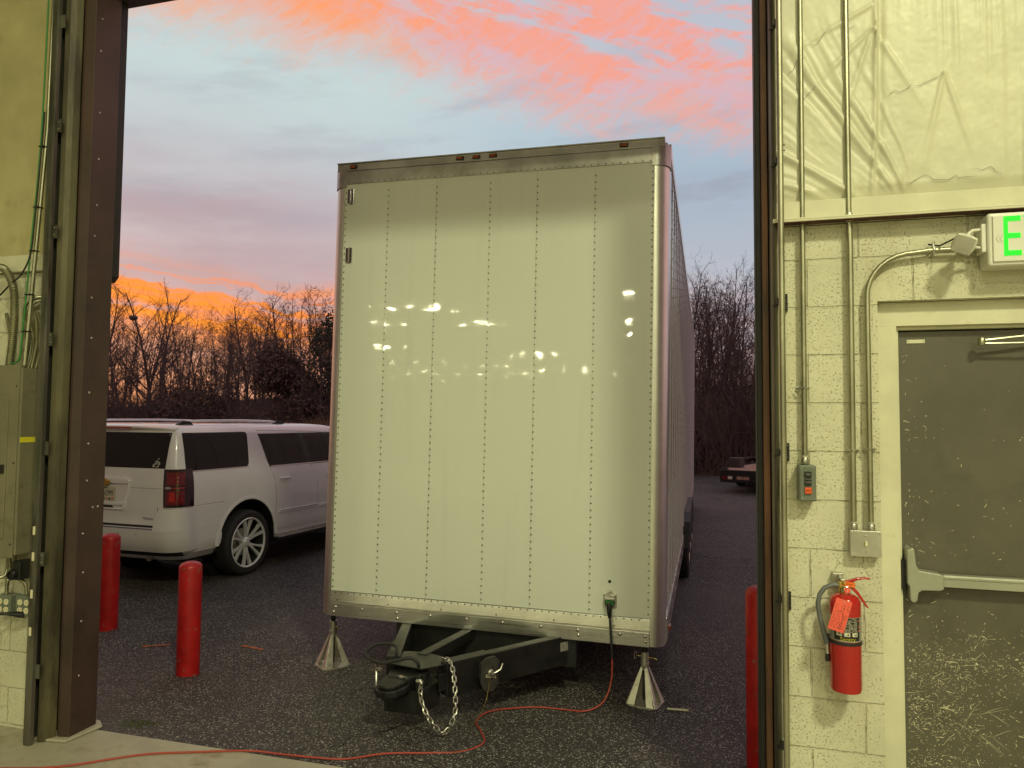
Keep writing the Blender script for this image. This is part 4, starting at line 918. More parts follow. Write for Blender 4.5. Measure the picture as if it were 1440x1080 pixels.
# ================================================================== STABILISER STANDS
def stand(name, x, y, z0, ztop, label, rz):
    t = thing(name, label, 'support stand', (x, y, z0), rz, 'steel stands under the trailer nose'); t.scale = (.92, .92, 1)
    b = MB(); b.prism([(-.125, -.085), (-.085, -.125), (.085, -.125), (.125, -.085), (.125, .085), (.085, .125), (-.085, .125), (-.125, .085)], 0, .008); b.build('base_plate', M['galv_stand'], t, bevel=.001)
    for k in range(4):
        a = radians(45+90*k) if False else radians(90*k)
        Mk = Matrix.Rotation(a, 4, 'Z'); b = MB()
        bl, tp = [(-.090, -.105), (-.035, -.105)], [(-.020, -.022), (-.0015, -.022)]
        for s in (1, -1):
            vs = [V((s*-.102, -.112, .0085)), V((s*-.046, -.112, .0085)), V((s*-.006, -.024, .245)), V((s*-.022, -.024, .245))]
            th = V((0, .006, .002)); b.add([Mk @ q for q in vs]+[Mk @ (q+th) for q in vs], [(0, 1, 2, 3), (7, 6, 5, 4), (0, 4, 5, 1), (1, 5, 6, 2), (2, 6, 7, 3), (3, 7, 4, 0)])
        b.build('leg', M['galv_stand'], t)
    b = MB(); b.lathe([(.026, .225), (.030, .235), (.030, .262), (.033, .264), (.033, .272), (.030, .274), (.030, .345), (.026, .346)], 24); b.build('sleeve', M['galv_stand'], t, 40)
    b = MB(); b.cyl((0, 0, .02), (0, 0, .26), .018, 14); b.build('inner_tube', M['plategrey'], t, 50)
    b = MB(); b.cyl((0, 0, .34), (0, 0, ztop-z0), .021, 16); b.build('post', M['blacksteel'], t, 50)
    b = MB(); b.tube([(-.065, -.002, .312), (.085, .004, .308)], .005, 8); b.tube([(.085, .004, .308), (.092, .004, .304)], .006, 8); pin = b.build('lock_pin', M['brass'], t, 50)
    b = MB(); b.tube([(-.066+.018*cos(q)*.6-.008, -.002, .312+.026*sin(q)) for q in [2*pi*i/14 for i in range(14)]], .0018, 5, closed=True); b.build('pin_ring', M['galv'], pin)
    return t
stand('stabiliser_stand', -.445, 5.11, gz(0, 5.1)+.001, .27, 'bright pyramid steel stand under the right corner of the trailer nose', radians(-14))
stand('stabiliser_stand', -2.89, 5.17, gz(0, 5.2)+.001, .27, 'shaded pyramid steel stand under the left corner of the trailer nose', radians(-38))
# pale drain pipe stub lying by the right rail
b = MB(); b.tube([(-.29, 5.02, -.174), (-.22, 5.03, -.175), (-.15, 5.035, -.175)], .007, 8); tag(b.build('wood_strip', M['cream'], None, 50), 'pale short strip lying on the asphalt past the right trailer corner', 'strip')

# ================================================================== EXTENSION CORD
t = thing('extension_cord', 'long red extension cord from the left wall outlet to the trailer inlet', 'cord')
cp = [(-3.75, 3.17, .655), (-3.80, 3.12, .665), (-3.86, 3.08, .62), (-3.885, 3.07, .50), (-3.87, 3.08, .30), (-3.89, 3.06, .12), (-3.85, 2.98, .02), (-3.78, 2.86, .0065), (-3.60, 2.82, .0065), (-3.40, 2.85, .0065), (-3.15, 2.945, .0065), (-2.866, 3.16, .0065), (-2.60, 3.27, .0065), (-2.36, 3.352, .008), (-2.2, 3.39, -.004)]
cp2 = [(-2.0, 3.415, -.008), (-1.85, 3.47, -.02), (-1.695, 3.62, -.038), (-1.50, 3.74, -.062), (-1.34, 3.84, -.078), (-1.27, 4.02, -.098), (-1.34, 4.20, -.118), (-1.43, 4.38, -.135), (-1.41, 4.58, -.152), (-1.28, 4.72, -.168), (-1.12, 4.79, -.170), (-.95, 4.80, -.170), (-.80, 4.81, -.165), (-.70, 4.88, -.12), (-.655, 4.93, .0), (-.650, 4.94, .15), (-.658, 4.93, .30)]
full = smooth(cp+cp2, 6)
cut = 0
ia = min(range(len(full)), key=lambda i: (full[i]-V((-3.885, 3.07, .50))).length); ib = min(range(len(full)), key=lambda i: (full[i]-V((-.652, 4.94, .15))).length)
b = MB(); b.tube(full[:ia+2], .0075, 8); b.build('black_lead', M['blackrub'], t, 60)
b = MB(); b.tube(full[ia+1:ib+1], .0052, 8); b.build('cable', M['cord_red'], t, 60)
b = MB(); b.tube(full[ib:]+[V((-.665, 4.925, .46))], .0075, 8); b.build('black_lead', M['blackrub'], t, 60)
b = MB(); b.tube([(-.663, 4.925, .43), (-.665, 4.922, .46), (-.667, 4.918, .50), (-.668, 4.925, .525)], [.012, .017, .019, .017], 12); b.build('connector', M['blackplastic'], t, 50)
b = MB(); b.tube([(-3.695, 3.178, .655), (-3.725, 3.165, .657), (-3.77, 3.145, .663)], [.019, .018, .009], 12); b.build('plug', M['blackplastic'], t, 50)

# ================================================================== ELECTRICAL GEAR, LEFT WALL
t = thing('electrical_panel', 'tall grey electrical panel with yellow tape on its side', 'electrical panel')
b = MB(); b.box((-4.30, 3.125, .99), (-3.72, YW-.001, 2.035)); b.build('panel_case', M['panelgrey'], t, bevel=.003)
b = MB(); b.box((-4.315, 3.118, .975), (-3.735, 3.1249, 2.05)); b.build('panel_cover', M['panelgrey'], t, bevel=.002)
b = MB(); b.box((-4.25, 3.113, 1.08), (-3.80, 3.1179, 1.88)); dr = b.build('panel_door', M['panelgrey'], t, bevel=.004)
b = MB(); b.box((-3.835, 3.105, 1.44), (-3.812, 3.1129, 1.49)); b.build('latch', M['blackplastic'], dr, bevel=.002)
for z in (1.05, 1.5, 1.93): b = MB(); b.dome((-3.752, 3.118, z), .006, (0, -1, 0)); b.each('screw', M['darksteel'], t)
b = MB(); b.box((-3.7198, 3.124, 1.615), (-3.7185, YW-.002, 1.645)); b.build('yellow_tape', M['yellow'], t)
for (y, z, r) in ((3.185, 1.93, .034), (3.185, 1.93, .022), (3.185, 1.12, .034), (3.185, 1.12, .022), (3.18, 1.80, .013), (3.19, 1.22, .013)):
    b = MB(); b.tube([(-3.7195, y+r*cos(q), z+r*sin(q)) for q in [2*pi*i/24 for i in range(24)]], .0012, 5, closed=True); b.build('knockout', M['panelgrey'], t)
# flexible conduits above the panel (ribbed metal hose)
def ribbed(name, pts, r, label, mat_=None, parent=None, amp=.12, pitch=None):
    pts = smooth(pts, 10); pitch = pitch or r*.55; dense = []; acc = 0
    tot = sum((c-a).length for a, c in zip(pts, pts[1:])); n = int(tot/(pitch/4)); cum = [0]
    for a, c in zip(pts, pts[1:]): cum.append(cum[-1]+(c-a).length)
    o = []; j = 0
    for i in range(n+1):
        s_ = tot*i/n
        while j < len(cum)-2 and cum[j+1] < s_: j += 1
        o.append(pts[j].lerp(pts[j+1], min(1, (s_-cum[j])/max(1e-6, cum[j+1]-cum[j]))))
    rs = [r*(1+amp*cos(2*pi*i/4)) for i in range(n+1)]
    b = MB(); b.tube(o, rs, 10); return b.build(name, mat_ or M['conduit'], parent, 70)
def flex(pts, r, label):
    o = ribbed('flexible_conduit', pts, r, label); tag(o, label, 'conduit', 'flexible conduits above the electrical panel'); return o
yb = 3.19
flex([(-3.95, yb-.04, 2.62), (-3.905, yb-.04, 2.60), (-3.845, yb-.04, 2.50), (-3.83, yb-.04, 2.36), (-3.835, yb-.04, 2.2), (-3.85, yb-.04, 2.05)], .021, 'thickest ribbed metal conduit entering the panel top')
flex([(-3.66, yb-.0, 2.44), (-3.72, yb, 2.442), (-3.79, yb, 2.41), (-3.80, yb, 2.32), (-3.76, yb, 2.22), (-3.775, yb, 2.1), (-3.79, yb, 2.04)], .0095, 'ribbed conduit of the outer loop left of the door track')
flex([(-3.66, yb+.01, 2.425), (-3.72, yb+.01, 2.425), (-3.775, yb+.01, 2.39), (-3.78, yb+.01, 2.32), (-3.745, yb+.01, 2.22), (-3.745, yb+.01, 2.12), (-3.77, yb+.01, 2.04)], .009, 'ribbed conduit of the inner loop left of the door track')
flex([(-3.725, yb+.015, 2.36), (-3.695, yb+.015, 2.27), (-3.690, yb+.015, 2.2), (-3.70, yb+.015, 2.12), (-3.722, yb+.015, 2.04)], .008, 'ribbed conduit bowing out nearest the door track')
flex([(-3.735, yb, 2.37), (-3.712, yb, 2.28), (-3.705, yb, 2.18), (-3.725, yb, 2.08), (-3.735, yb, 2.04)], .009, 'ribbed conduit just inside the one nearest the track')
flex([(-3.90, yb, 2.46), (-3.88, yb, 2.30), (-3.865, yb, 2.2), (-3.885, yb, 2.1), (-3.90, yb, 2.04)], .010, 'ribbed conduit left of the thickest one')
flex([(-3.95, yb+.01, 2.36), (-3.91, yb+.01, 2.22), (-3.905, yb+.01, 2.12), (-3.92, yb+.01, 2.04)], .010, 'leftmost ribbed conduit at the photo edge')
b = MB(); b.tube([(-3.640, yb-.03, 4.5), (-3.655, yb-.03, 3.4), (-3.700, yb-.03, 2.75), (-3.750, yb-.03, 2.05)], .011, 12); tag(b.build('wall_conduit', M['conduit'], None, 50), 'straight conduit with a green wire strapped along it at the left edge', 'conduit')
b = MB(); b.tube(smooth([(-3.665, yb-.045, 4.5), (-3.680, yb-.045, 3.4), (-3.722, yb-.045, 2.75), (-3.765, yb-.045, 2.15), (-3.775, yb-.045, 2.09), (-3.80, yb-.045, 2.065), (-3.85, yb-.045, 2.062)]), .0045, 8); tag(b.build('green_wire', M['green'], None, 60), 'green ground wire running down the wall into the panel', 'wire')
b = MB(); b.tube(smooth([(-3.655, yb-.052, 3.5), (-3.690, yb-.055, 2.9), (-3.72, yb-.05, 2.68), (-3.78, yb-.05, 2.57), (-3.85, yb-.05, 2.52), (-3.95, yb-.05, 2.44)]), .0045, 8); tag(b.build('black_cable', M['blackrub'], None, 60), 'thin black cable sagging off the green wire to the left', 'cable')
for (x, z) in ((-3.665, 3.3), (-3.687, 2.95), (-3.705, 2.7), (-3.722, 2.45), (-3.738, 2.24)):
    b = MB(); b.box((x-.022, yb-.056, z), (x+.014, yb-.018, z+.006)); tag(b.build('cable_tie', M['blackplastic']), 'black cable tie holding the green wire to the conduit', 'cable tie', 'cable ties along the green wire')
# receptacles
def recept(x0, z0, label):
    t = thing('outlet_box', label, 'outlet')
    b = MB(); b.box((x0, 3.175, z0), (x0+.108, YW-.001, z0+.112)); b.build('box', M['graybox'], t, bevel=.004)
    b = MB(); b.box((x0-.001, 3.170, z0-.001), (x0+.109, 3.1749, z0+.113)); b.build('cover', M['graybox'], t, bevel=.002)
    for i in (0, 1):
        for j in (0, 1):
            cx, cz = x0+.031+.046*i, z0+.034+.044*j
            b = MB(); b.lathe([(.0165, 0), (.0165, .003)], 20, Matrix.Rotation(radians(90), 3, 'X'), (cx, 3.1698, cz)); o = b.build('receptacle', M['ivory'], t, 40)
            for k in (-1, 1): b = MB(); b.box((cx+k*.0058-.001, 3.1660, cz), (cx+k*.0058+.001, 3.1667, cz+.008)); b.build('slot', M['ink'], o)
            b = MB(); b.dome((cx, 3.1667, cz-.007), .0025, (0, -1, 0), .0003, 8); b.build('slot', M['ink'], o)
    return t
recept(-3.900, .640, 'grey outlet box with four free ivory sockets below the panel')
recept(-3.755, .645, 'grey outlet box nearer the door track with the black plug in it')
b = MB(); b.box((-3.76, 3.14, .85), (-3.70, YW-.001, .955)); s_ = thing('twist_lock_socket', 'black twist lock power socket hanging under the panel', 'socket'); b.build('case', M['blackplastic'], s_, bevel=.006)
b = MB(); b.lathe([(.028, 0), (.030, .012), (.024, .022), (.020, .022), (.019, .01)], 20, Matrix.Rotation(radians(90), 3, 'X') , (-3.745, 3.14, .880)); b.build('socket_ring', M['blackplastic'], s_, 40)
flex([(-3.84, yb, .985), (-3.83, yb, .90), (-3.845, yb, .82), (-3.848, yb, .755)], .010, 'ribbed conduit dropping to the outlet box on the left below the panel')
flex([(-3.80, yb, .985), (-3.79, yb, .90), (-3.765, yb, .85), (-3.715, yb, .82), (-3.702, yb, .762)], .010, 'ribbed conduit bending over to the outlet box by the track')
flex([(-3.93, yb, .84), (-3.88, yb, .85), (-3.855, yb, .88), (-3.845, yb, .985)], .009, 'ribbed conduit curling left below the panel')

# ================================================================== WHITE SUV (local: +y forward, x right, origin on the ground under the rear axle)
CAR = thing('parked_car', 'large white station wagon parked with its tailgate towards the building, left of the trailer', 'car', (0, 0, 0))
ca = radians(4.7); cu = V((sin(ca), cos(ca), 0)); crt = V((cos(ca), -sin(ca), 0))
CO = V((-5.576, 7.846, -.20))-crt*1.035
CAR.location = CO; CAR.rotation_euler = (0, 0, -ca)
# z : half width, rear y, front y, rear corner radius, front corner radius
LV = [(.34, .90, -1.02, 4.10, .20, .3), (.42, .975, -1.10, 4.20, .20, .35), (.52, 1.002, -1.14, 4.25, .20, .4), (.70, 1.012, -1.16, 4.28, .18, .45), (.95, 1.016, -1.17, 4.27, .15, .45),
      (1.10, 1.012, -1.17, 4.20, .13, .42), (1.18, 1.008, -1.17, 4.02, .12, .42), (1.22, 1.004, -1.17, 3.70, .12, .42), (1.26, .999, -1.168, 3.22, .12, .40), (1.33, .985, -1.165, 3.02, .115, .38), (1.40, .970, -1.158, 2.90, .11, .36), (1.60, .938, -1.128, 2.62, .11, .34),
      (1.76, .905, -1.098, 2.36, .11, .32), (1.80, .890, -1.088, 2.28, .11, .30), (1.835, .865, -1.070, 2.16, .12, .30), (1.862, .815, -1.035, 1.98, .14, .30), (1.880, .73, -.96, 1.75, .18, .30), (1.893, .54, -.78, 1.45, .2, .3), (1.898, .25, -.45, 1.1, .2, .25)]
def lv(z):
    z = max(LV[0][0], min(LV[-1][0], z))
    for a, b in zip(LV, LV[1:]):
        if z <= b[0]: u = (z-a[0])/(b[0]-a[0]); return [a[i]+(b[i]-a[i])*u for i in range(1, 6)]
def outl(t_, z, off=0):       # perimeter point, t from rear centre to the right and forward
    w_, yr, yf, r, rf = lv(z); crown = .035
    a = w_-r; q = pi*r/2
    if t_ < a: p = V((t_, yr-crown*(1-(t_/a)**2)*.9, z)); n_ = V((.07*t_/a, -1, 0))
    elif t_ < a+q:
        g = (t_-a)/r; p = V((a+r*sin(g), yr+r-r*cos(g), z)); n_ = V((sin(g), -cos(g), 0))
    else: y = yr+r+(t_-a-q); p = V((w_, y, z)); n_ = V((1, 0, 0))
    n_.normalize(); 
    return p+n_*off
def ty(y, z): w_, yr, yf, r, rf = lv(z); return w_-r+pi*r/2+(y-yr-r)
b = MB(); rings = []
def full_ring(z):
    w_, yr, yf, r, rf = lv(z); pts = []
    for i in range(7): pts.append(outl((w_-r)*i/6, z))
    for i in range(1, 9): pts.append(outl((w_-r)+pi*r/2*i/8, z))
    for i in range(1, 41): pts.append(V((w_, yr+r+(yf-rf-yr-r)*i/40, z)))
    for i in range(1, 9): g = pi/2*i/8; pts.append(V((w_-rf+rf*cos(g), yf-rf+rf*sin(g), z)))
    for i in range(1, 6): pts.append(V(((w_-rf)*(1-i/5), yf+.04*(i/5)*(2-i/5), z)))
    # front barrel: hood sides taper
    for p in pts:
        if p.y > 3.2: p.x *= 1-.05*((p.y-3.2)/1.1)**2
    left = [V((-p.x, p.y, p.z)) for p in pts[1:-1]][::-1]
    return pts+left
zs = [LV[0][0]]
for a, c in zip(LV, LV[1:]):
    k = max(1, int((c[0]-a[0])/.05)); zs += [a[0]+(c[0]-a[0])*(i+1)/k for i in range(k)]
R_ = [full_ring(z) for z in zs]; nn = len(R_[0])
b.v = [tuple(p) for r_ in R_ for p in r_]
b.f = [(i*nn+k, i*nn+(k+1) % nn, (i+1)*nn+(k+1) % nn, (i+1)*nn+k) for i in range(len(R_)-1) for k in range(nn)]
b.f += [tuple(range(nn))[::-1], tuple(range((len(R_)-1)*nn, len(R_)*nn))]; b.mi = [0]*len(b.f)
body = b.build('body', [M['carpaint'], M['carblack']], CAR)
def cut(o, cutters):
    for c in cutters:
        md = o.modifiers.new('cut', 'BOOLEAN'); md.operation = 'DIFFERENCE'; md.object = c; md.solver = 'EXACT'
    bpy.context.view_layer.update()
    me = bpy.data.meshes.new_from_object(o.evaluated_get(bpy.context.evaluated_depsgraph_get())); o.modifiers.clear(); o.data = me
    for c in cutters: bpy.data.objects.remove(c)
    me.polygons.foreach_set('use_smooth', [True]*len(me.polygons)); me.set_sharp_from_angle(angle=radians(28))
WZ = .405
cs = []
for y in (0, 3.30):
    for s in (-1, 1):
        c = MB(); c.cyl((s*.70, y, WZ+.03), (s*1.2, y, WZ+.03), .505, 40); o = c.build('cutter', M['carblack'], CAR); cs.append(o)
c = MB(); c.prism([(.52, .0), (2.78, .0), (2.78, .40), (2.7, .425), (.60, .425), (.52, .40)], -1.3, 1.3, 'x'); 
cut(body, cs)
def slab(name, mat_, zs_, t0, t1, nt, off, thick=.004, parent=None, mirror=False, fn=outl, smooth_=40):
    out = []
    for s in ((1, -1) if mirror else (1,)):
        b = MB(); n = len(zs_); Og = []; Ig = []
        for i, z in enumerate(zs_):
            a = t0[i] if isinstance(t0, (list, tuple)) else t0(z); c = t1[i] if isinstance(t1, (list, tuple)) else t1(z)
            ts = [a+(c-a)*k/nt for k in range(nt+1)]
            Og.append([fn(abs(t_), z, off) if t_ >= 0 else V((-fn(-t_, z, off).x, fn(-t_, z, off).y, z)) for t_ in ts]); Ig.append([fn(abs(t_), z, off-thick) if t_ >= 0 else V((-fn(-t_, z, off-thick).x, fn(-t_, z, off-thick).y, z)) for t_ in ts])
        vs = [q for row in Og for q in row]+[q for row in Ig for q in row]; m = nt+1; T = n*m; fs = []
        for i in range(n-1):
            for k in range(nt): q = (i*m+k, i*m+k+1, (i+1)*m+k+1, (i+1)*m+k); fs += [q, tuple(x+T for x in q[::-1])]
        for i in range(n-1): fs += [(i*m, (i+1)*m, (i+1)*m+T, i*m+T), (i*m+nt, i*m+nt+T, (i+1)*m+nt+T, (i+1)*m+nt)]
        for k in range(nt): fs += [(k, k+T, k+1+T, k+1), ((n-1)*m+k, (n-1)*m+k+1, (n-1)*m+k+1+T, (n-1)*m+k+T)]
        b.add([V((q.x*s, q.y, q.z)) for q in vs], fs); out.append(b.build(name, mat_, parent or CAR, smooth_))
    return out
def side_pts(z_list, y0, y1): return ([ty(y, z) for y, z in zip(y0, z_list)], [ty(y, z) for y, z in zip(y1, z_list)])
def lerp(a, b, u): return a+(b-a)*u
# windows
zq = fr(1.365, 1.775, 10)
def rnd(z, z0, z1, r=.04):
    d = min(z-z0, z1-z); return 0 if d >= r else r-sqrt(max(0, r*r-(r-d)**2))
z2 = [1.352, 1.357, 1.365, 1.38]+fr(1.42, 1.72, 6)+[1.757, 1.77, 1.779, 1.784]
a, c = side_pts(z2, [-1.015+rnd(z, 1.352, 1.784, .015) for z in z2], [lerp(.015, .045, (z-1.35)/.43)-rnd(z, 1.352, 1.784, .05) for z in z2]); slab('rear_quarter_window', M['glass'], z2, a, c, 14, .003, mirror=True)
z3 = [1.335, 1.34, 1.35]+fr(1.40, 1.68, 6)+[1.715, 1.735, 1.745]
yA = lambda z: lerp(.425, .265, (z-1.33)/.42); yB = lambda z: lerp(1.215, 1.075, (z-1.33)/.42); yV = lambda z: lerp(.640, .455, (z-1.33)/.42)
a, c = side_pts(z3, [yA(z)+rnd(z, 1.335, 1.745, .03) for z in z3], [yV(z)-.012 for z in z3]); slab('vent_window', M['glass'], z3, a, c, 4, .003, mirror=True)
a, c = side_pts(z3, [yV(z)+.012 for z in z3], [yB(z) for z in z3]); slab('rear_door_window', M['glass'], z3, a, c, 10, .003, mirror=True)
z4 = [1.315, 1.33]+fr(1.38, 1.66, 6)+[1.70, 1.715]
yC_ = lambda z: lerp(1.33, 1.19, (z-1.33)/.42)
a, c = side_pts(z4, [yC_(z) for z in z4], [lerp(2.42, 1.95, (z-1.315)/.40) for z in z4]); slab('front_door_window', M['glass'], z4, a, c, 10, .003, mirror=True)
z5 = fr(1.32, 1.755, 9)
a, c = side_pts(z5, [yA(z)-.02 for z in z5], [lerp(2.47, 1.93, (z-1.315)/.44) for z in z5]); slab('window_surround', M['plategrey'], z5, a, c, 26, .0015, .004, mirror=True)
# chrome belt line
a, c = side_pts([1.322, 1.334], [.42, .42], [2.45, 2.45]); slab('belt_trim', M['chrome'], [1.322, 1.334], a, c, 10, .007, .006, mirror=True)
a, c = side_pts([1.342, 1.352], [-1.02, -1.02], [.02, .02]); slab('belt_trim', M['chrome'], [1.342, 1.352], a, c, 10, .006, .006, mirror=True)
# rear window, wraps almost to the corner
z6 = [1.385, 1.392]+fr(1.42, 1.74, 7)+[1.775, 1.785]
rw = [lerp(.825, .835, (z-1.385)/.4) for z in z6]
slab('rear_window', M['glass'], z6, [-q for q in rw], rw, 24, .004)
# tailgate details
slab('tailgate_seam', M['carblack'], [.66, .80, .94, .95], [.735, .735, .745, .745], [.741, .741, .751, .751], 1, .0012, .003, mirror=True)
slab('tailgate_crease', M['carblack'], [1.158, 1.161], [.36, .36], [.80, .80], 6, .0008, .002, mirror=True)
# roof spoiler and third brake light
b = MB(); P_ = []
for i in range(17):
    x = -.86+1.72*i/16; k = (x/.86)**2; yb_ = -1.165+.09*k
    P_.append([(x*.97, -.88, 1.872-.022*k), (x, yb_, 1.862-.03*k), (x, yb_-.004, 1.846-.034*k), (x*.99, -1.075+.02*k, 1.800-.012*k), (x*.97, -.88, 1.800)])
b.grid(P_); b.add([P_[0][j] for j in range(5)], [(0, 1, 2, 3, 4)]); b.add([P_[-1][j] for j in range(5)], [(4, 3, 2, 1, 0)]); b.build('roof_spoiler', M['carpaint'], CAR, 40, .004)
b = MB(); b.grid([[(x, -1.1735+.088*(x/.86)**2, z) for z in (1.832, 1.848)] for x in fr(-.30, .30, 8)]); b.build('brake_light', M['tailbright'], CAR)
# tail lamps, wrapping round the corner
zt = [.955, .965]+fr(1.0, 1.34, 8)+[1.372, 1.378]
TLs = slab('tail_lamp', M['taildark'], zt, [.835-.012*i/12 for i in range(13)], [ty(-.93-.02*0, z) for z in zt], 12, .012, .03, mirror=True)
def lampsub(name, m_, z0, z1, a0, a1, off):
    for s, par in ((1, TLs[0]), (-1, TLs[1])):
        z_ = fr(z0, z1, 4); o = slab(name, M[m_], z_, [a0]*5, [a1]*5, 8, off, .004, parent=par)[0]
        if s < 0: o.data.transform(Matrix.Diagonal((-1, 1, 1, 1))); o.data.flip_normals()
lampsub('red_lens', 'taillamp', 1.20, 1.345, .865, 1.06, .0135); lampsub('red_lens', 'taillamp', .985, 1.145, .865, 1.06, .0135); lampsub('reflector', 'tailbright', 1.02, 1.125, .905, .965, .0150)
lampsub('clear_lens', 'chrome', 1.160, 1.185, .855, .925, .0140); lampsub('red_strip', 'tailbright', 1.165, 1.178, .935, 1.06, .0140)
for s, par in ((1, TLs[0]), (-1, TLs[1])):
    for (t_, z) in ((.985, 1.245), (.985, 1.285)):
        p = outl(t_, z, .014); b = MB(); b.dome((p.x*s, p.y, z), .006, (s*.6, -1, 0), .003); b.build('lamp_dot', M['white'], par)
# bumper: protrudes from the body, corners rise beside the tailgate
bz = [.455, .47]+fr(.52, .66, 4)+[.685, .70]
slab('rear_bumper', M['carpaint'], bz, lambda z: -1.62+.0, lambda z: ty(-.48 if z > .52 else -.42, z), 70, .0, .06, fn=lambda t_, z, off: outl(t_, z, off+(.085-.05*max(0, (.56-z)/.1) if t_ < 1.0 else max(.006, .085-(t_-1.0)*.17)))) if False else None
def bfn(t_, z, off):
    prof = .10 if z > .60 else .10-.35*(.60-z)*.6
    if z > .70: prof = .10-.02*(z-.70)/.24
    k = 1 if t_ < .85 else max(0, 1-(t_-.85)/.42)
    k = k*k*(3-2*k); return outl(t_, z, off+.004+prof*k)
tend = lambda z: ty(-.50 if z > .60 else -.46, z)
slab('rear_bumper', M['carpaint'], bz, lambda z: -tend(z), lambda z: tend(z), 80, 0, .11, fn=bfn, smooth_=30)
for o in slab('bumper_corner', M['carpaint'], [.7005, .72, .80, .88, .925, .94, .945], [.765, .765, .785, .81, .825, .84, .86], [ty(-.52, z) for z in (.7005, .72, .80, .88, .925, .94, .945)], 18, 0, .11, fn=bfn, mirror=True, smooth_=30): pass
slab('bumper_lower_valance', M['carblack'], [.40, .42, .4545], lambda z: -.98, lambda z: .98, 30, .04, .05, fn=outl)
slab('tailgate_trim', M['chrome'], [.708, .722], lambda z: -.74, lambda z: .74, 24, .012, .012)
slab('tailgate_trim', M['carblack'], [.700, .708, .722, .745], lambda z: -.745, lambda z: .745, 24, .006, .008)
for x in (.30, .55, -.30, -.55):
    p = bfn(abs(x), .655, .001); b = MB(); b.dome((x, p.y, .655), .010, (0, -1, 0), .002, 10); b.build('parking_sensor', M['greyink'], CAR)
# number plate recess
def trapz(name, m_, pts, y0, y1, parent=None, bev=.004, sm=None): b = MB(); b.prism(pts, y0, y1, 'y'); return b.build(name, m_, parent or CAR, sm, bev)
yr0 = -1.203
rec = trapz('plate_recess', M['carpaint'], [(-.36, 1.235), (.36, 1.235), (.285, .925), (.25, .895), (-.25, .895), (-.285, .925)], yr0-.006, yr0+.02)
slab('recess_lip', M['carpaint'], [1.205, 1.225, 1.245, 1.26], [-.33, -.355, -.35, -.30], [.33, .355, .35, .30], 16, .028, .03)
for (a, c) in (((.355, 1.235), (.268, .915)), ((-.355, 1.235), (-.268, .915)), ((-.268, .912), (.268, .912))):
    b = MB(); b.tube([(a[0], yr0-.010, a[1]), (c[0], yr0-.010, c[1])], .007, 8); b.build('recess_edge', M['carpaint'], CAR, 50)
trapz('recess_floor', M['carpaint'], [(-.27, .985), (.27, .985), (.262, .955), (-.262, .955)], yr0-.020, yr0-.006)
trapz('tailgate_handle', M['carblack'], [(-.10, .948), (.10, .948), (.125, .925), (-.125, .925)], yr0-.010, yr0-.005, bev=None)
pl = trapz('number_plate', M['plate'], [(-.1525, 1.005), (.1525, 1.005), (.1525, 1.157), (-.1525, 1.157)], yr0-.014, yr0-.0105, bev=None)
def carM(x, y, z): return face_M((x, y, z), (1, 0, 0), (0, 0, 1))
text('plate_number', '2DW2999', .088, M['ink'], pl, carM(0, yr0-.0145, 1.085), .0004, sx=.64)
for k in range(6): b = MB(); b.box((-.13+k*.045, yr0-.0146, 1.013+.004*(k % 2)), (-.13+k*.045+.032, yr0-.0142, 1.030+.003*(k % 3))); b.build('plate_motif', M['tag_red' if k % 2 else 'ink'], pl)
b = MB(); b.box((-.035, yr0-.0146, 1.140), (.035, yr0-.0142, 1.148)); b.build('plate_motif', M['ink'], pl)
b = MB(); cx, cz = 0, 1.212; b.prism([(cx-.095, cz-.022), (cx-.04, cz-.022), (cx-.045, cz-.042), (cx+.045, cz-.042), (cx+.04, cz-.022), (cx+.085, cz-.022), (cx+.10, cz+.022), (cx+.045, cz+.022), (cx+.04, cz+.042), (cx-.045, cz+.042), (cx-.04, cz+.022), (cx-.085, cz+.022)][::-1], yr0-.048, yr0-.034, 'y'); b.build('bow_tie_badge', M['gold'], CAR, None, .004)
text('badge_text', 'PREMIER', .034, M['chrome'], CAR, carM(.63, outl(.63, .825).y-.0125, .825), .002, sx=1.25)
# diamond sticker on the rear window
Ms = Matrix.Translation(outl(.70, 1.445, .0055)) @ face_M((0, 0, 0), (1, 0, 0), (0, .22, 1)) @ Matrix.Rotation(radians(22), 4, 'Z')
b = MB(); st_pts = []
for i in range(5):
    for j in range(5):
        if (i*j+i) % 3 != 1: b.box((-.055+i*.022, -.055+j*.022, 0), (-.055+i*.022+.016, -.055+j*.022+(.016 if (i+j) % 2 else .008), .0006), Ms)
b.build('window_sticker', M['white'], CAR)
# side details: mouldings, handles, door seams, rails
def side_box(name, m_, y0, y1, z0, z1, off, th=.01, bev=.003):
    for s in (-1, 1):
        w0 = lv((z0+z1)/2)[0]; b = MB(); lo, hi = sorted((s*(w0-.004), s*(w0+off))); b.box((lo, y0, z0), (hi, y1, z1)); b.build(name, M[m_], CAR, None, bev)
side_box('side_moulding', 'carpaint', .585, 1.43, .700, .735, .012); side_box('side_moulding', 'carpaint', 1.47, 2.62, .690, .725, .012)
side_box('moulding_accent', 'chrome', .60, 1.42, .722, .729, .0145, bev=None)
for (y0, z0) in ((.60, 1.155), (1.66, 1.145)):
    for s in (-1, 1):
        w0 = lv(z0)[0]; b = MB(); b.tube([(s*(w0-.004), y0, z0), (s*(w0+.030), y0+.03, z0+.003), (s*(w0+.032), y0+.16, z0+.003), (s*(w0-.004), y0+.19, z0)], .013, 10); h = b.build('door_handle', M['carpaint'], CAR, 50)
        b = MB(); b.box((min(s*(w0+.028), s*(w0+.0455)), y0+.03, z0-.004), (max(s*(w0+.028), s*(w0+.0455)), y0+.16, z0+.004)); b.build('handle_trim', M['chrome'], h)
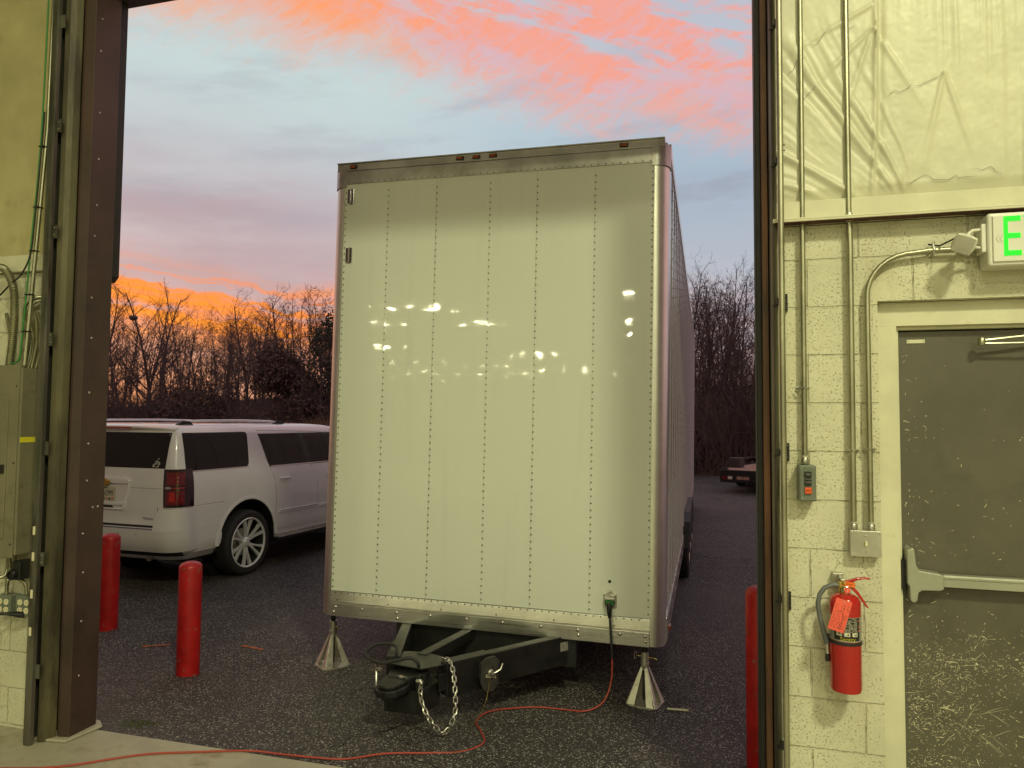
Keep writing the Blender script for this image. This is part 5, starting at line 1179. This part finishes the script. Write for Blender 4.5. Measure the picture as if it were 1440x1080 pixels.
def seam(pts, name='door_seam', m_='carblack', r=.0025):
    for s in (-1, 1):
        b = MB(); b.tube([(s*(lv(z)[0]+.0002), y, z) for (y, z) in pts], r, 5); b.build(name, M[m_], CAR, 60)
seam([(.24, 1.80), (.30, 1.60), (.40, 1.33), (.47, 1.20), (.515, 1.0), (.525, .80), (.50, .62), (.46, .50)]); seam([(1.13, 1.77), (1.30, 1.30), (1.42, 1.05), (1.45, .8), (1.45, .46)]); seam([(2.47, 1.30), (2.62, 1.1), (2.66, .8), (2.62, .5)]); seam([(.24, 1.80), (.7, 1.79), (1.3, 1.775), (1.9, 1.74)])
seam([(-.90, .953), (-.60, .956), (-.44, .956)], r=.002); seam([(-1.0, 1.36), (-.96, 1.385), (-.985, 1.80)], r=.002)
for s in (-1, 1):
    b = MB(); rail = [(s*.735, -.88, 1.872), (s*.738, -.78, 1.915), (s*.735, -.55, 1.922), (s*.72, .2, 1.925), (s*.705, .75, 1.915), (s*.695, .98, 1.880)]
    b.tube(rail, [.010, .014, .014, .014, .014, .010], 10); ro = b.build('roof_rail', M['carpaint'], CAR, 50)
    for (y, x) in ((-.80, .737), (.92, .70)): b = MB(); b.prism([(y-.16, 1.862), (y+.12, 1.862), (y+.05, 1.915), (y-.05, 1.922)], s*x-.024, s*x+.024, 'x'); b.build('rail_foot', M['carblack'], ro, None, .006)
    b = MB(); b.box((min(s*.93, s*1.03), .55, .33), (max(s*.93, s*1.03), 2.72, .375)); b.build('running_board', M['carblack'], CAR, None, .012)
    b = MB(); b.box((min(s*.93, s*1.036), .58, .3755), (max(s*.93, s*1.036), 2.70, .385)); b.build('board_strip', M['galv'], CAR, None, .003)
    b = MB(); b.prism([(2.20, 1.25), (2.32, 1.24), (2.36, 1.36), (2.30, 1.44), (2.22, 1.43)], s*1.04-.08, s*1.04+.10, 'x'); b.build('door_mirror', M['carpaint'], CAR, None, .03)
    # arch flares
    b = MB()
    for yc in (0, 3.30):
        P_ = []
        for k in range(25):
            g = radians(-8+196*k/24); rr_ = .508; P_.append([(s*(1.005 if abs(cos(g)) < .8 else 1.0), yc+rr_*cos(g), WZ+.03+rr_*sin(g)), (s*1.020, yc+(rr_+.004)*cos(g), WZ+.03+(rr_+.004)*sin(g)), (s*1.022, yc+(rr_+.02)*cos(g), WZ+.03+(rr_+.02)*sin(g)), (s*1.008, yc+(rr_+.06)*cos(g), WZ+.03+(rr_+.075)*sin(g))])
        P_ = [r_ for r_ in P_ if r_[0][2] > .42]; bb = MB(); bb.grid(P_); bb.build('arch_flare', M['carpaint'], CAR, 60)
        bb = MB(); G = []
        for k in range(21):
            g = radians(-10+200*k/20); G.append([(s*x, yc+.503*cos(g), WZ+.03+.503*sin(g)) for x in (.70, 1.0)])
        bb.grid(G); bb.add([(s*.72, yc+.503*cos(radians(a_)), WZ+.03+.503*sin(radians(a_))) for a_ in range(0, 360, 15)], [tuple(range(24))]); bb.build('arch_liner', M['carblack'], CAR, 60)
# wheels with paired spokes
def car_wheel(x, y, s):
    e = thing('wheel', None, None, parent=CAR); e.parent = CAR
    c = (s*(abs(x)), y, WZ-.005); ty_, rm = wheel(e, c, .405, .27, s, .30, 'rim')
    # replace the closed disc with an open barrel + spokes
    R90 = Matrix.Rotation(radians(90*s), 3, 'Y'); b = MB(); w_ = .27
    prof = [(.293, -.06), (.296, .10), (.306, .118), (.300, .126), (.292, .120), (.284, .10), (.280, -.055)]
    b.lathe(prof+[(.05, -.06)], 48, R90, c, cap=False); tmp_ = b.build('tmp', M['rim'], None, 35); rm.data = tmp_.data; bpy.data.objects.remove(tmp_)
    rm.data.materials.clear(); rm.data.materials.append(M['greyrim'])
    b = MB(); b.lathe([(.306, .112), (.309, .128), (.301, .134), (.290, .128), (.286, .112)], 48, R90, c, cap=False); b.build('rim_lip', M['rim'], e, 35)
    for k in range(6):
        for j in (-1, 1):
            a0 = 2*pi*k/6; a1 = a0+j*.21; ai = a0+j*.10; bb = MB()
            def pt(r, a, h, dw, dh): q = V(((r)*cos(a)-dw*sin(a), r*sin(a)+dw*cos(a), h+dh)); q = R90 @ q; return q+V(c)
            sec = []
            for (r, a, h, wd) in ((.045, ai, .085, .016), (.12, ai+(a1-ai)*.3, .098, .015), (.20, ai+(a1-ai)*.65, .108, .016), (.292, a1, .118, .023)):
                sec.append([pt(r, a, h, -wd, -.03), pt(r, a, h, -wd*.75, 0), pt(r, a, h, wd*.75, 0), pt(r, a, h, wd, -.03)])
            vs = [q for s_ in sec for q in s_]; fs = [(i*4+m, i*4+(m+1) % 4, (i+1)*4+(m+1) % 4, (i+1)*4+m) for i in range(3) for m in range(4)]+[(0, 1, 2, 3), (15, 14, 13, 12)]
            bb.add(vs, fs); bb.build('spoke', M['rim'], e, 30)
    b = MB(); b.lathe([(.062, .02), (.062, .088), (.050, .098), (.034, .100), (.032, .108), (.005, .110)], 24, R90, c); hb_ = b.build('hub_cap', M['rim'], e, 30)
    b = MB(); b.lathe([(.17, -.04), (.17, .0), (.02, .0)], 24, R90, c); b.build('brake_disc', M['galv'], e, 35)
M['greyrim'] = P('rim_barrel', (.035, .035, .036), .4, metal=.5)
for y in (0, 3.30):
    for s in (1, -1): car_wheel(.895, y, s)
b = MB(); b.box((-.85, -.9, .30), (.85, 3.9, .42)); b.build('underbody', M['carblack'], CAR); b = MB(); b.cyl((-.8, 0, .38), (.8, 0, .38), .05, 12); b.lathe([(.05, -.12), (.14, -.05), (.14, .05), (.05, .12)], 16, Matrix.Rotation(radians(90), 3, 'Y'), (0, 0, .38)); b.build('rear_axle', M['carblack'], CAR)
b = MB(); b.tube([(.48, -.55, .40), (.52, -.85, .38), (.56, -1.10, .36)], .035, 14); b.build('exhaust_pipe', M['galv'], CAR, 50)
# front end (seen only from the side): windscreen, lamps, grille
b = MB(); b.grid([[(x*lerp(.90, .76, u), lerp(3.06, 2.30, u)+.06*(1-x*x), lerp(1.30, 1.79, u)) for x in fr(-1, 1, 10)] for u in fr(0, 1, 6)]); b.build('windscreen', M['glass'], CAR, 60)
for s in (-1, 1): b = MB(); lo, hi = sorted((s*.55, s*.92)); b.box((lo, 4.05, .86), (hi, 4.30, 1.04)); b.build('headlight', M['lens'], CAR, None, .03)
b = MB(); b.box((-.54, 4.20, .62), (.54, 4.335, 1.02)); b.build('grille', M['carblack'], CAR, None, .02); b = MB(); b.box((-.54, 4.336, .82), (.54, 4.345, .86)); b.build('grille_bar', M['gold'], CAR)
for o in CAR.children:
    pass

# ================================================================== FLATBED EQUIPMENT TRAILER, far right
FT = thing('flatbed_trailer', 'low black flatbed trailer with a wooden deck parked by the woods', 'trailer', (.30, 20.9, -.20), radians(-20))
def fb(name, m_, lo, hi, bev=.01): b = MB(); b.box(lo, hi); return b.build(name, M[m_], FT, None, bev)
fb('deck', 'deckwood', (0.05, .3, .60), (2.45, 5.6, .65)); fb('side_rail', 'blacksteel', (-.02, .0, .48), (.05, 5.7, .66)); fb('side_rail', 'blacksteel', (2.45, .0, .48), (2.52, 5.7, .66))
fb('rear_beam', 'blacksteel', (-.02, -.10, .36), (2.52, .0, .62)); fb('bumper_bar', 'blacksteel', (.0, -.11, .28), (2.5, -.03, .36))
for i, (a, c, m_) in enumerate(((.06, .20, 'taillamp'), (.22, .34, 'plate'), (.46, .80, 'deckwood'), (1.02, 1.20, 'taillamp'), (1.22, 1.34, 'plate'), (1.5, 1.72, 'taillamp'), (1.74, 1.90, 'plate'))): fb('reflector', m_, (a, -.115, .37), (c, -.1005, .45), None)
for s, x in ((-1, -.18), (1, 2.68)):
    for y in (2.3, 3.15):
        e = thing('wheel', None, None); e.parent = FT; wheel(e, (x if False else (x), y, .37), .37, .22, s, .2, 'galv')
    b = MB(); lo, hi = sorted((x-.13, x+.13)); b.prism([(1.8, .60), (1.95, .84), (3.5, .84), (3.65, .60), (3.58, .60), (3.45, .80), (2.0, .80), (1.87, .60)], lo, hi, 'x'); b.build('fender', M['blacksteel'], FT, None, .01)
for x in (.15, 1.35):
    b = MB(); b.prism([(-.05, .60), (.35, .66), (.9, .62), (.9, .58), (-.05, .50)], x, x+.9, 'x'); b.build('ramp', M['deckwood'], FT, None, .01)
fb('tool_box', 'plategrey', (.05, .45, .66), (.38, .85, .93), .02)
fb('winch_post', 'blacksteel', (1.28, -.22, .45), (1.44, -.11, 1.02)); fb('jack_leg', 'blacksteel', (1.34, -.2, .02), (1.40, -.13, .5)); fb('jack_foot', 'blacksteel', (1.26, -.25, 0), (1.48, -.08, .025))
b = MB(); b.tube([(1.0, -.13, .42), (1.15, -.18, .24), (1.36, -.22, .18), (1.6, -.18, .24), (1.72, -.13, .42)], .016, 6); b.build('chain', M['galv'], FT, 60)
b = MB(); b.tube([(1.45, .0, .92), (1.9, .3, .74), (2.1, .4, .74), (2.4, .5, .96)], .02, 6); b.build('strap_bar', M['blacksteel'], FT, 60)
b = MB(); b.prism([(0, .66), (.16, .66), (.22, .80), (.16, .86), (.24, 1.00), (.06, 1.16), (.0, .98), (-.05, .82)], 1.3, 1.42, 'y', Matrix.Translation((.78, 0, 0))); tb = b.build('hand_truck', M['deckwood'], None, None, .01); tb.location = FT.location; tb.rotation_euler = FT.rotation_euler; tag(tb, 'pinkish broken crate piece standing upright on the flatbed deck', 'crate')
tb.name = 'broken_crate'

# ================================================================== WOODS
def tubes(segs, mat_, name, parent=None, sides=3):
    """segs: array n x 8 (p0, r0, p1, r1) -> one light mesh"""
    A = np.asarray(segs, dtype=np.float64); n = len(A); p0, r0, p1, r1 = A[:, 0:3], A[:, 3], A[:, 4:7], A[:, 7]
    d = p1-p0; d /= np.linalg.norm(d, axis=1)[:, None]+1e-9
    ref = np.where(np.abs(d[:, 2:3]) < .9, np.array([[0, 0, 1.]]), np.array([[1., 0, 0]])); u = np.cross(d, ref); u /= np.linalg.norm(u, axis=1)[:, None]+1e-9; v = np.cross(d, u)
    vs = np.empty((n, 2*sides, 3))
    for k in range(sides):
        a = 2*pi*k/sides; off = u*cos(a)+v*sin(a); vs[:, k] = p0+off*r0[:, None]; vs[:, sides+k] = p1+off*r1[:, None]
    base_ = np.arange(n)[:, None]*2*sides; fs = []
    for k in range(sides): k2 = (k+1) % sides; fs.append(np.concatenate([base_+k, base_+k2, base_+sides+k2, base_+sides+k], axis=1))
    fs = np.stack(fs, 1).reshape(-1, 4)
    me = bpy.data.meshes.new(name); me.vertices.add(n*2*sides); me.vertices.foreach_set('co', vs.reshape(-1)); me.loops.add(fs.size); me.loops.foreach_set('vertex_index', fs.reshape(-1).astype(np.int32))
    me.polygons.add(len(fs)); me.polygons.foreach_set('loop_start', (np.arange(len(fs))*4).astype(np.int32)); me.polygons.foreach_set('loop_total', np.full(len(fs), 4, dtype=np.int32)); me.update(calc_edges=True); me.validate(); me.materials.append(mat_)
    return me
def link(me, name, parent=None):
    o = bpy.data.objects.new(name, me); COL.objects.link(o)
    if parent: o.parent = parent
    return o
def tree_segs(seed, H, spread, r0, nb, lean=.03, low=.25, dense=1.0, rise=.9):
    g = random.Random(seed); tr = []; cr = []
    def limb(p, d, L, r, depth, out):
        n = {0: 14, 1: 6, 2: 4, 3: 3}[depth]; st_ = L/n; pts = [(p, r)]
        for i in range(n):
            j = {0: lean, 1: .14, 2: .22, 3: .3}[depth]
            d = (d+V((g.gauss(0, j), g.gauss(0, j), g.gauss(0, j*.5)+(.05 if depth else 0)))).normalized()
            p2 = p+d*st_; r2 = r*(1-(i+1)/n*.78) if depth == 0 else r*(1-(i+1)/n*.7)
            ra = pts[-1][1]; out.append((*p, ra, *p2, r2)); pts.append((p2, r2)); p = p2
        return pts, d
    pts, d = limb(V((0, 0, -.1)), V((g.gauss(0, .03), g.gauss(0, .03), 1)).normalized(), H, r0, 0, tr)
    def spawn(pts, cnt, L0, depth, lo):
        m = len(pts)-1
        for k in range(cnt):
            t_ = lo+(1-lo)*((k+g.random())/cnt); i = min(m-1, int(t_*m)); p = pts[i][0].lerp(pts[i+1][0], t_*m-i); r = pts[i][1]*.55
            ax = (pts[i+1][0]-pts[i][0]).normalized(); a = g.uniform(0, 2*pi); o1 = ax.orthogonal().normalized(); o2 = ax.cross(o1); side = o1*cos(a)+o2*sin(a)
            dd_ = (ax*rise+side*g.uniform(.7, 1.3)+V((0, 0, .15))).normalized(); L = L0*(1-.62*t_)*g.uniform(.6, 1.2) if depth == 1 else L0*g.uniform(.5, 1.1)
            q, _ = limb(p, dd_, L, max(.0055, min(r, L*.017)), depth, cr)
            if depth == 1: spawn(q, int(7*dense), L*.42, 2, .15)
            elif depth == 2: spawn(q, int(4*dense), L*.5, 3, .1)
    spawn(pts, nb, H*spread, 1, low)
    return tr, cr
protos = []
for (sd, H, sp, r0, nb, low, dn, rise) in ((1, 11.5, .30, .10, 26, .30, 1, 1.0), (2, 10.0, .42, .13, 24, .22, 1.1, .8), (3, 12.5, .20, .085, 26, .35, 1, 1.3), (4, 9.0, .45, .12, 26, .15, 1.2, .7), (5, 11, .24, .07, 22, .30, 1, 1.1), (6, 7.5, .40, .07, 24, .10, 1.2, .9)):
    tr, cr = tree_segs(sd, H, sp, r0, nb, low=low, dense=dn, rise=rise); protos.append((tubes(tr, M['bark'], 'trunk', sides=6), tubes(cr, M['twig'], 'crown'), np.array(tr), np.array(cr), H))
def plant(k, x, y, s, rz, label, group):
    t = thing('bare_tree', label, 'tree', (x, y, bank(x, y)), rz, group); t.scale = (s, s, s); link(protos[k][0], 'trunk', t); link(protos[k][1], 'crown', t)
g = random.Random(31)
# skyline heights, measured against the photograph, as a function of direction
LAB_L = 'bare brown winter tree in the woods between the door jamb and the trailer'
LAB_R = 'bare brown winter tree in the woods between the trailer and the right door track'
for i in range(54):
    u = (i+g.uniform(-.4, .4))/54; az_ = radians(-47.5+19.5*u); y = g.choice((g.uniform(28.5, 33), g.uniform(33, 42), g.uniform(40, 52))); x = y*math.tan(az_)
    px = 720+1004*math.tan(az_+radians(15.5)); 
    top = 415 if px < 260 else 470+20*abs(px-315)/60*-1 if px < 350 else 440 if px < 390 else 425
    dist = (y*cos(radians(15.5))-x*sin(radians(15.5))*-1*-1) ; dist = -x*sin(radians(15.5))+y*cos(radians(15.5))
    want = (592-top)/1004*dist+1.765-bank(x, y); want *= g.choice((.72, .8, .9, 1.0, 1.05)); k = g.randrange(6); plant(k, x, y, want/protos[k][4], g.uniform(0, 6.3), LAB_L, 'bare trees left of the trailer')
for i in range(22):
    az_ = radians(-1.8+6.0*(i+.5)/22); y = g.choice((g.uniform(28.5, 33), g.uniform(32, 42))); x = y*math.tan(az_); dist = -x*sin(radians(15.5))+y*cos(radians(15.5))
    want = (594-402)/1004*dist+1.765-bank(x, y); want *= g.choice((.8, .9, .95, 1.0, 1.08)); k = g.choice((0, 1, 2, 3, 5)); plant(k, x, y, want/protos[k][4], g.uniform(0, 6.3), LAB_R, 'bare trees right of the trailer')
# the mass of wood standing further back and behind the trailer: one far-off mass
acc = []
for i in range(330):
    x = g.uniform(-75, 22); y = g.uniform(36, 60)
    az_ = math.degrees(atan2(x, y)); k = g.randrange(6); P0 = protos[k]; H_ = g.uniform(4.5, 8.0) if az_ < -27 else g.uniform(6.0, 8.2)
    s = H_/P0[4]; A = np.concatenate([P0[2], P0[3][g.randrange(2)::2]]); c_, s_ = cos(i*1.3), sin(i*1.3); Rm = np.array([[c_, -s_, 0], [s_, c_, 0], [0, 0, 1]])*s
    B = A.copy(); B[:, 0:3] = A[:, 0:3] @ Rm.T+np.array([x, y, bank(x, y)]); B[:, 4:7] = A[:, 4:7] @ Rm.T+np.array([x, y, bank(x, y)]); B[:, 3] *= s; B[:, 7] *= s; B[:, 3] = np.maximum(B[:, 3], .012); B[:, 7] = np.maximum(B[:, 7], .010); acc.append(B)
tag(link(tubes(np.concatenate(acc), M['twig'], 'far_woods'), 'far_woods'), kind='stuff')
# dense undergrowth along the edge: thickets of thin stems
rs = np.random.RandomState(5)
def thicket(n, x0, x1, y0, y1, hmin, hmax, clump, name, mat_, r=.012, hfun=None, bend=.5):
    cx = rs.uniform(x0, x1, n//clump); cy = rs.uniform(y0, y1, n//clump); idx = rs.randint(0, len(cx), n); X = cx[idx]+rs.normal(0, .5, n); Y_ = cy[idx]+rs.normal(0, .4, n)
    hc = rs.uniform(hmin, hmax, len(cx)); Hh = hc[idx]*rs.uniform(.35, 1.1, n)
    if hfun is not None: Hh = Hh*hfun(X, Y_)
    Z = np.array([bank(a, c) for a, c in zip(X, Y_)]); p = np.stack([X, Y_, Z], 1); d = np.stack([rs.normal(0, bend*.6, n), rs.normal(0, bend*.6, n), np.ones(n)], 1); d /= np.linalg.norm(d, axis=1)[:, None]
    segs = []; K = 4; rad = rs.uniform(.6, 1.4, n)*r
    for k in range(K):
        q = p+d*(Hh/K)[:, None]; segs.append(np.concatenate([p, (rad*(1-k/K*.8))[:, None], q, (rad*(1-(k+1)/K*.8))[:, None]], 1))
        if k:       # side twig
            dt = d+rs.normal(0, .7, (n, 3)); dt /= np.linalg.norm(dt, axis=1)[:, None]; segs.append(np.concatenate([p, (rad*.5)[:, None], p+dt*(Hh*.28)[:, None], (rad*.25)[:, None]], 1))
        p = q; d = d+rs.normal(0, bend*.45, (n, 3))*np.array([1, 1, .4]); d /= np.linalg.norm(d, axis=1)[:, None]
    return tag(link(tubes(np.concatenate(segs), mat_, name), name), kind='stuff')
def hf(X, Y_):
    a = np.degrees(np.arctan2(X, Y_)); return np.where(a < -27, np.where(a < -38, 1.0, .78+.3*np.abs(a+36)/9), 1.15)
thicket(26000, -48, 12, 27.6, 36, 2.2, 4.2, 60, 'undergrowth', M['brushm'], .014, hf)
thicket(9000, -40, 10, 27.1, 29, .5, 1.6, 50, 'brambles', M['vine'], .009, None, .9)
thicket(1500, -18.6, -15.2, 26.9, 28, 1.2, 2.1, 50, 'dry_reeds', M['reed'], .010, None, .12)
# strip of dry grass at the edge of the yard
n = 9000; X = rs.uniform(-45, 12, n); Y_ = rs.uniform(26.9, 28.0, n); h = rs.uniform(.05, .22, n); P0 = np.stack([X, Y_, np.full(n, -.25)], 1); P1 = P0+np.stack([rs.normal(0, .06, n), rs.normal(0, .06, n), h], 1)
tag(link(tubes(np.concatenate([P0, np.full((n, 1), .008), P1, np.full((n, 1), .002)], 1), M['drygrass'], 'dry_grass'), 'dry_grass'), kind='stuff')
# leafy trees: quads scattered through lumpy volumes
def leaves(name, blobs, n, size, mat_, parent, seed, flat=1.0):
    r_ = np.random.RandomState(seed); w_ = np.array([b_[3]**2 for b_ in blobs]); w_ = w_/w_.sum(); idx = r_.choice(len(blobs), n, p=w_); B = np.array(blobs)[idx]
    d = r_.normal(0, 1, (n, 3)); d /= np.linalg.norm(d, axis=1)[:, None]; rad = B[:, 3]*(r_.uniform(.25, 1, n)**.5)*(1+.25*np.sin(d[:, 0]*7+d[:, 2]*9)); c = B[:, :3]+d*rad[:, None]*np.array([1, 1, flat])
    u = r_.normal(0, 1, (n, 3)); u /= np.linalg.norm(u, axis=1)[:, None]; v = np.cross(u, r_.normal(0, 1, (n, 3))); v /= np.linalg.norm(v, axis=1)[:, None]; s = size*r_.uniform(.5, 1.4, n)[:, None]
    vs = np.stack([c-u*s, c+v*s*.5, c+u*s, c-v*s*.5], 1).reshape(-1, 3); fs = np.arange(n*4).reshape(-1, 4); me = bpy.data.meshes.new(name); me.from_pydata(vs.tolist(), [], fs.tolist()); me.materials.append(mat_); return link(me, name, parent)
def leafy(name, label, x, y, H, spread, n, size, m_, seed, nb=14, lo=.45):
    t = thing(name, label, 'tree', (x, y, bank(x, y))); gg = random.Random(seed); blobs = []
    tr, cr = tree_segs(seed, H*.92, .26, .13, 12, low=.3); link(tubes(tr, M['bark'], 'trunk', sides=6), 'trunk', t); link(tubes(cr, M['twig'], 'limbs'), 'limbs', t)
    for i in range(nb):
        z = H*gg.uniform(lo, .98); f_ = 1-abs((z/H-lo-.15)/(1.1-lo)); a = gg.uniform(0, 6.3); r_ = spread*f_*gg.uniform(.2, .9); blobs.append((r_*cos(a), r_*sin(a), z, spread*gg.uniform(.22, .45)))
    leaves('crown', blobs, n, size, m_, t, seed); return t
leafy('evergreen_tree', 'dark evergreen tree rising above the woods beside the trailer', -17.6, 30.6, 6.9, 1.5, 3000, .085, M['leafdark'], 41, 22, .45)
leafy('vine_covered_tree', 'broad dark tree smothered in vines, left of the evergreen', -19.2, 29.8, 4.6, 2.6, 15000, .09, M['vine'], 42, 26, .25)
leafy('vine_covered_tree', 'low tangled vine mound behind the white car roof', -24.5, 29.5, 3.0, 3.0, 11000, .08, M['vine'], 43, 24, .2)
b = MB(); b.dome((0, 0, 0), .22, (0, 0, -1), .18, 10); b.dome((0, 0, 0), .22, (0, 0, 1), .12, 10); o = b.build('squirrel_nest', M['bark']); 
na = radians(-43.6); o.location = (31*math.tan(na), 31, (592-452)/1004*(31*cos(radians(15.5))-31*math.tan(na)*sin(radians(15.5)))+1.765); tag(o, 'dark leaf nest high in a bare tree at the left', 'nest')
# moss and grit by the left jamb
n = 160; X = rs.normal(-3.24, .05, n); Y_ = rs.uniform(3.47, 3.62, n); P0 = np.stack([X, Y_, np.array([gz(0, q)-.003 for q in Y_])], 1); P1 = P0+np.stack([rs.normal(0, .008, n), rs.normal(0, .008, n), rs.uniform(.004, .018, n)], 1)
tag(link(tubes(np.concatenate([P0, np.full((n, 1), .004), P1, np.full((n, 1), .001)], 1), M['moss'], 'moss'), 'moss'), kind='stuff')
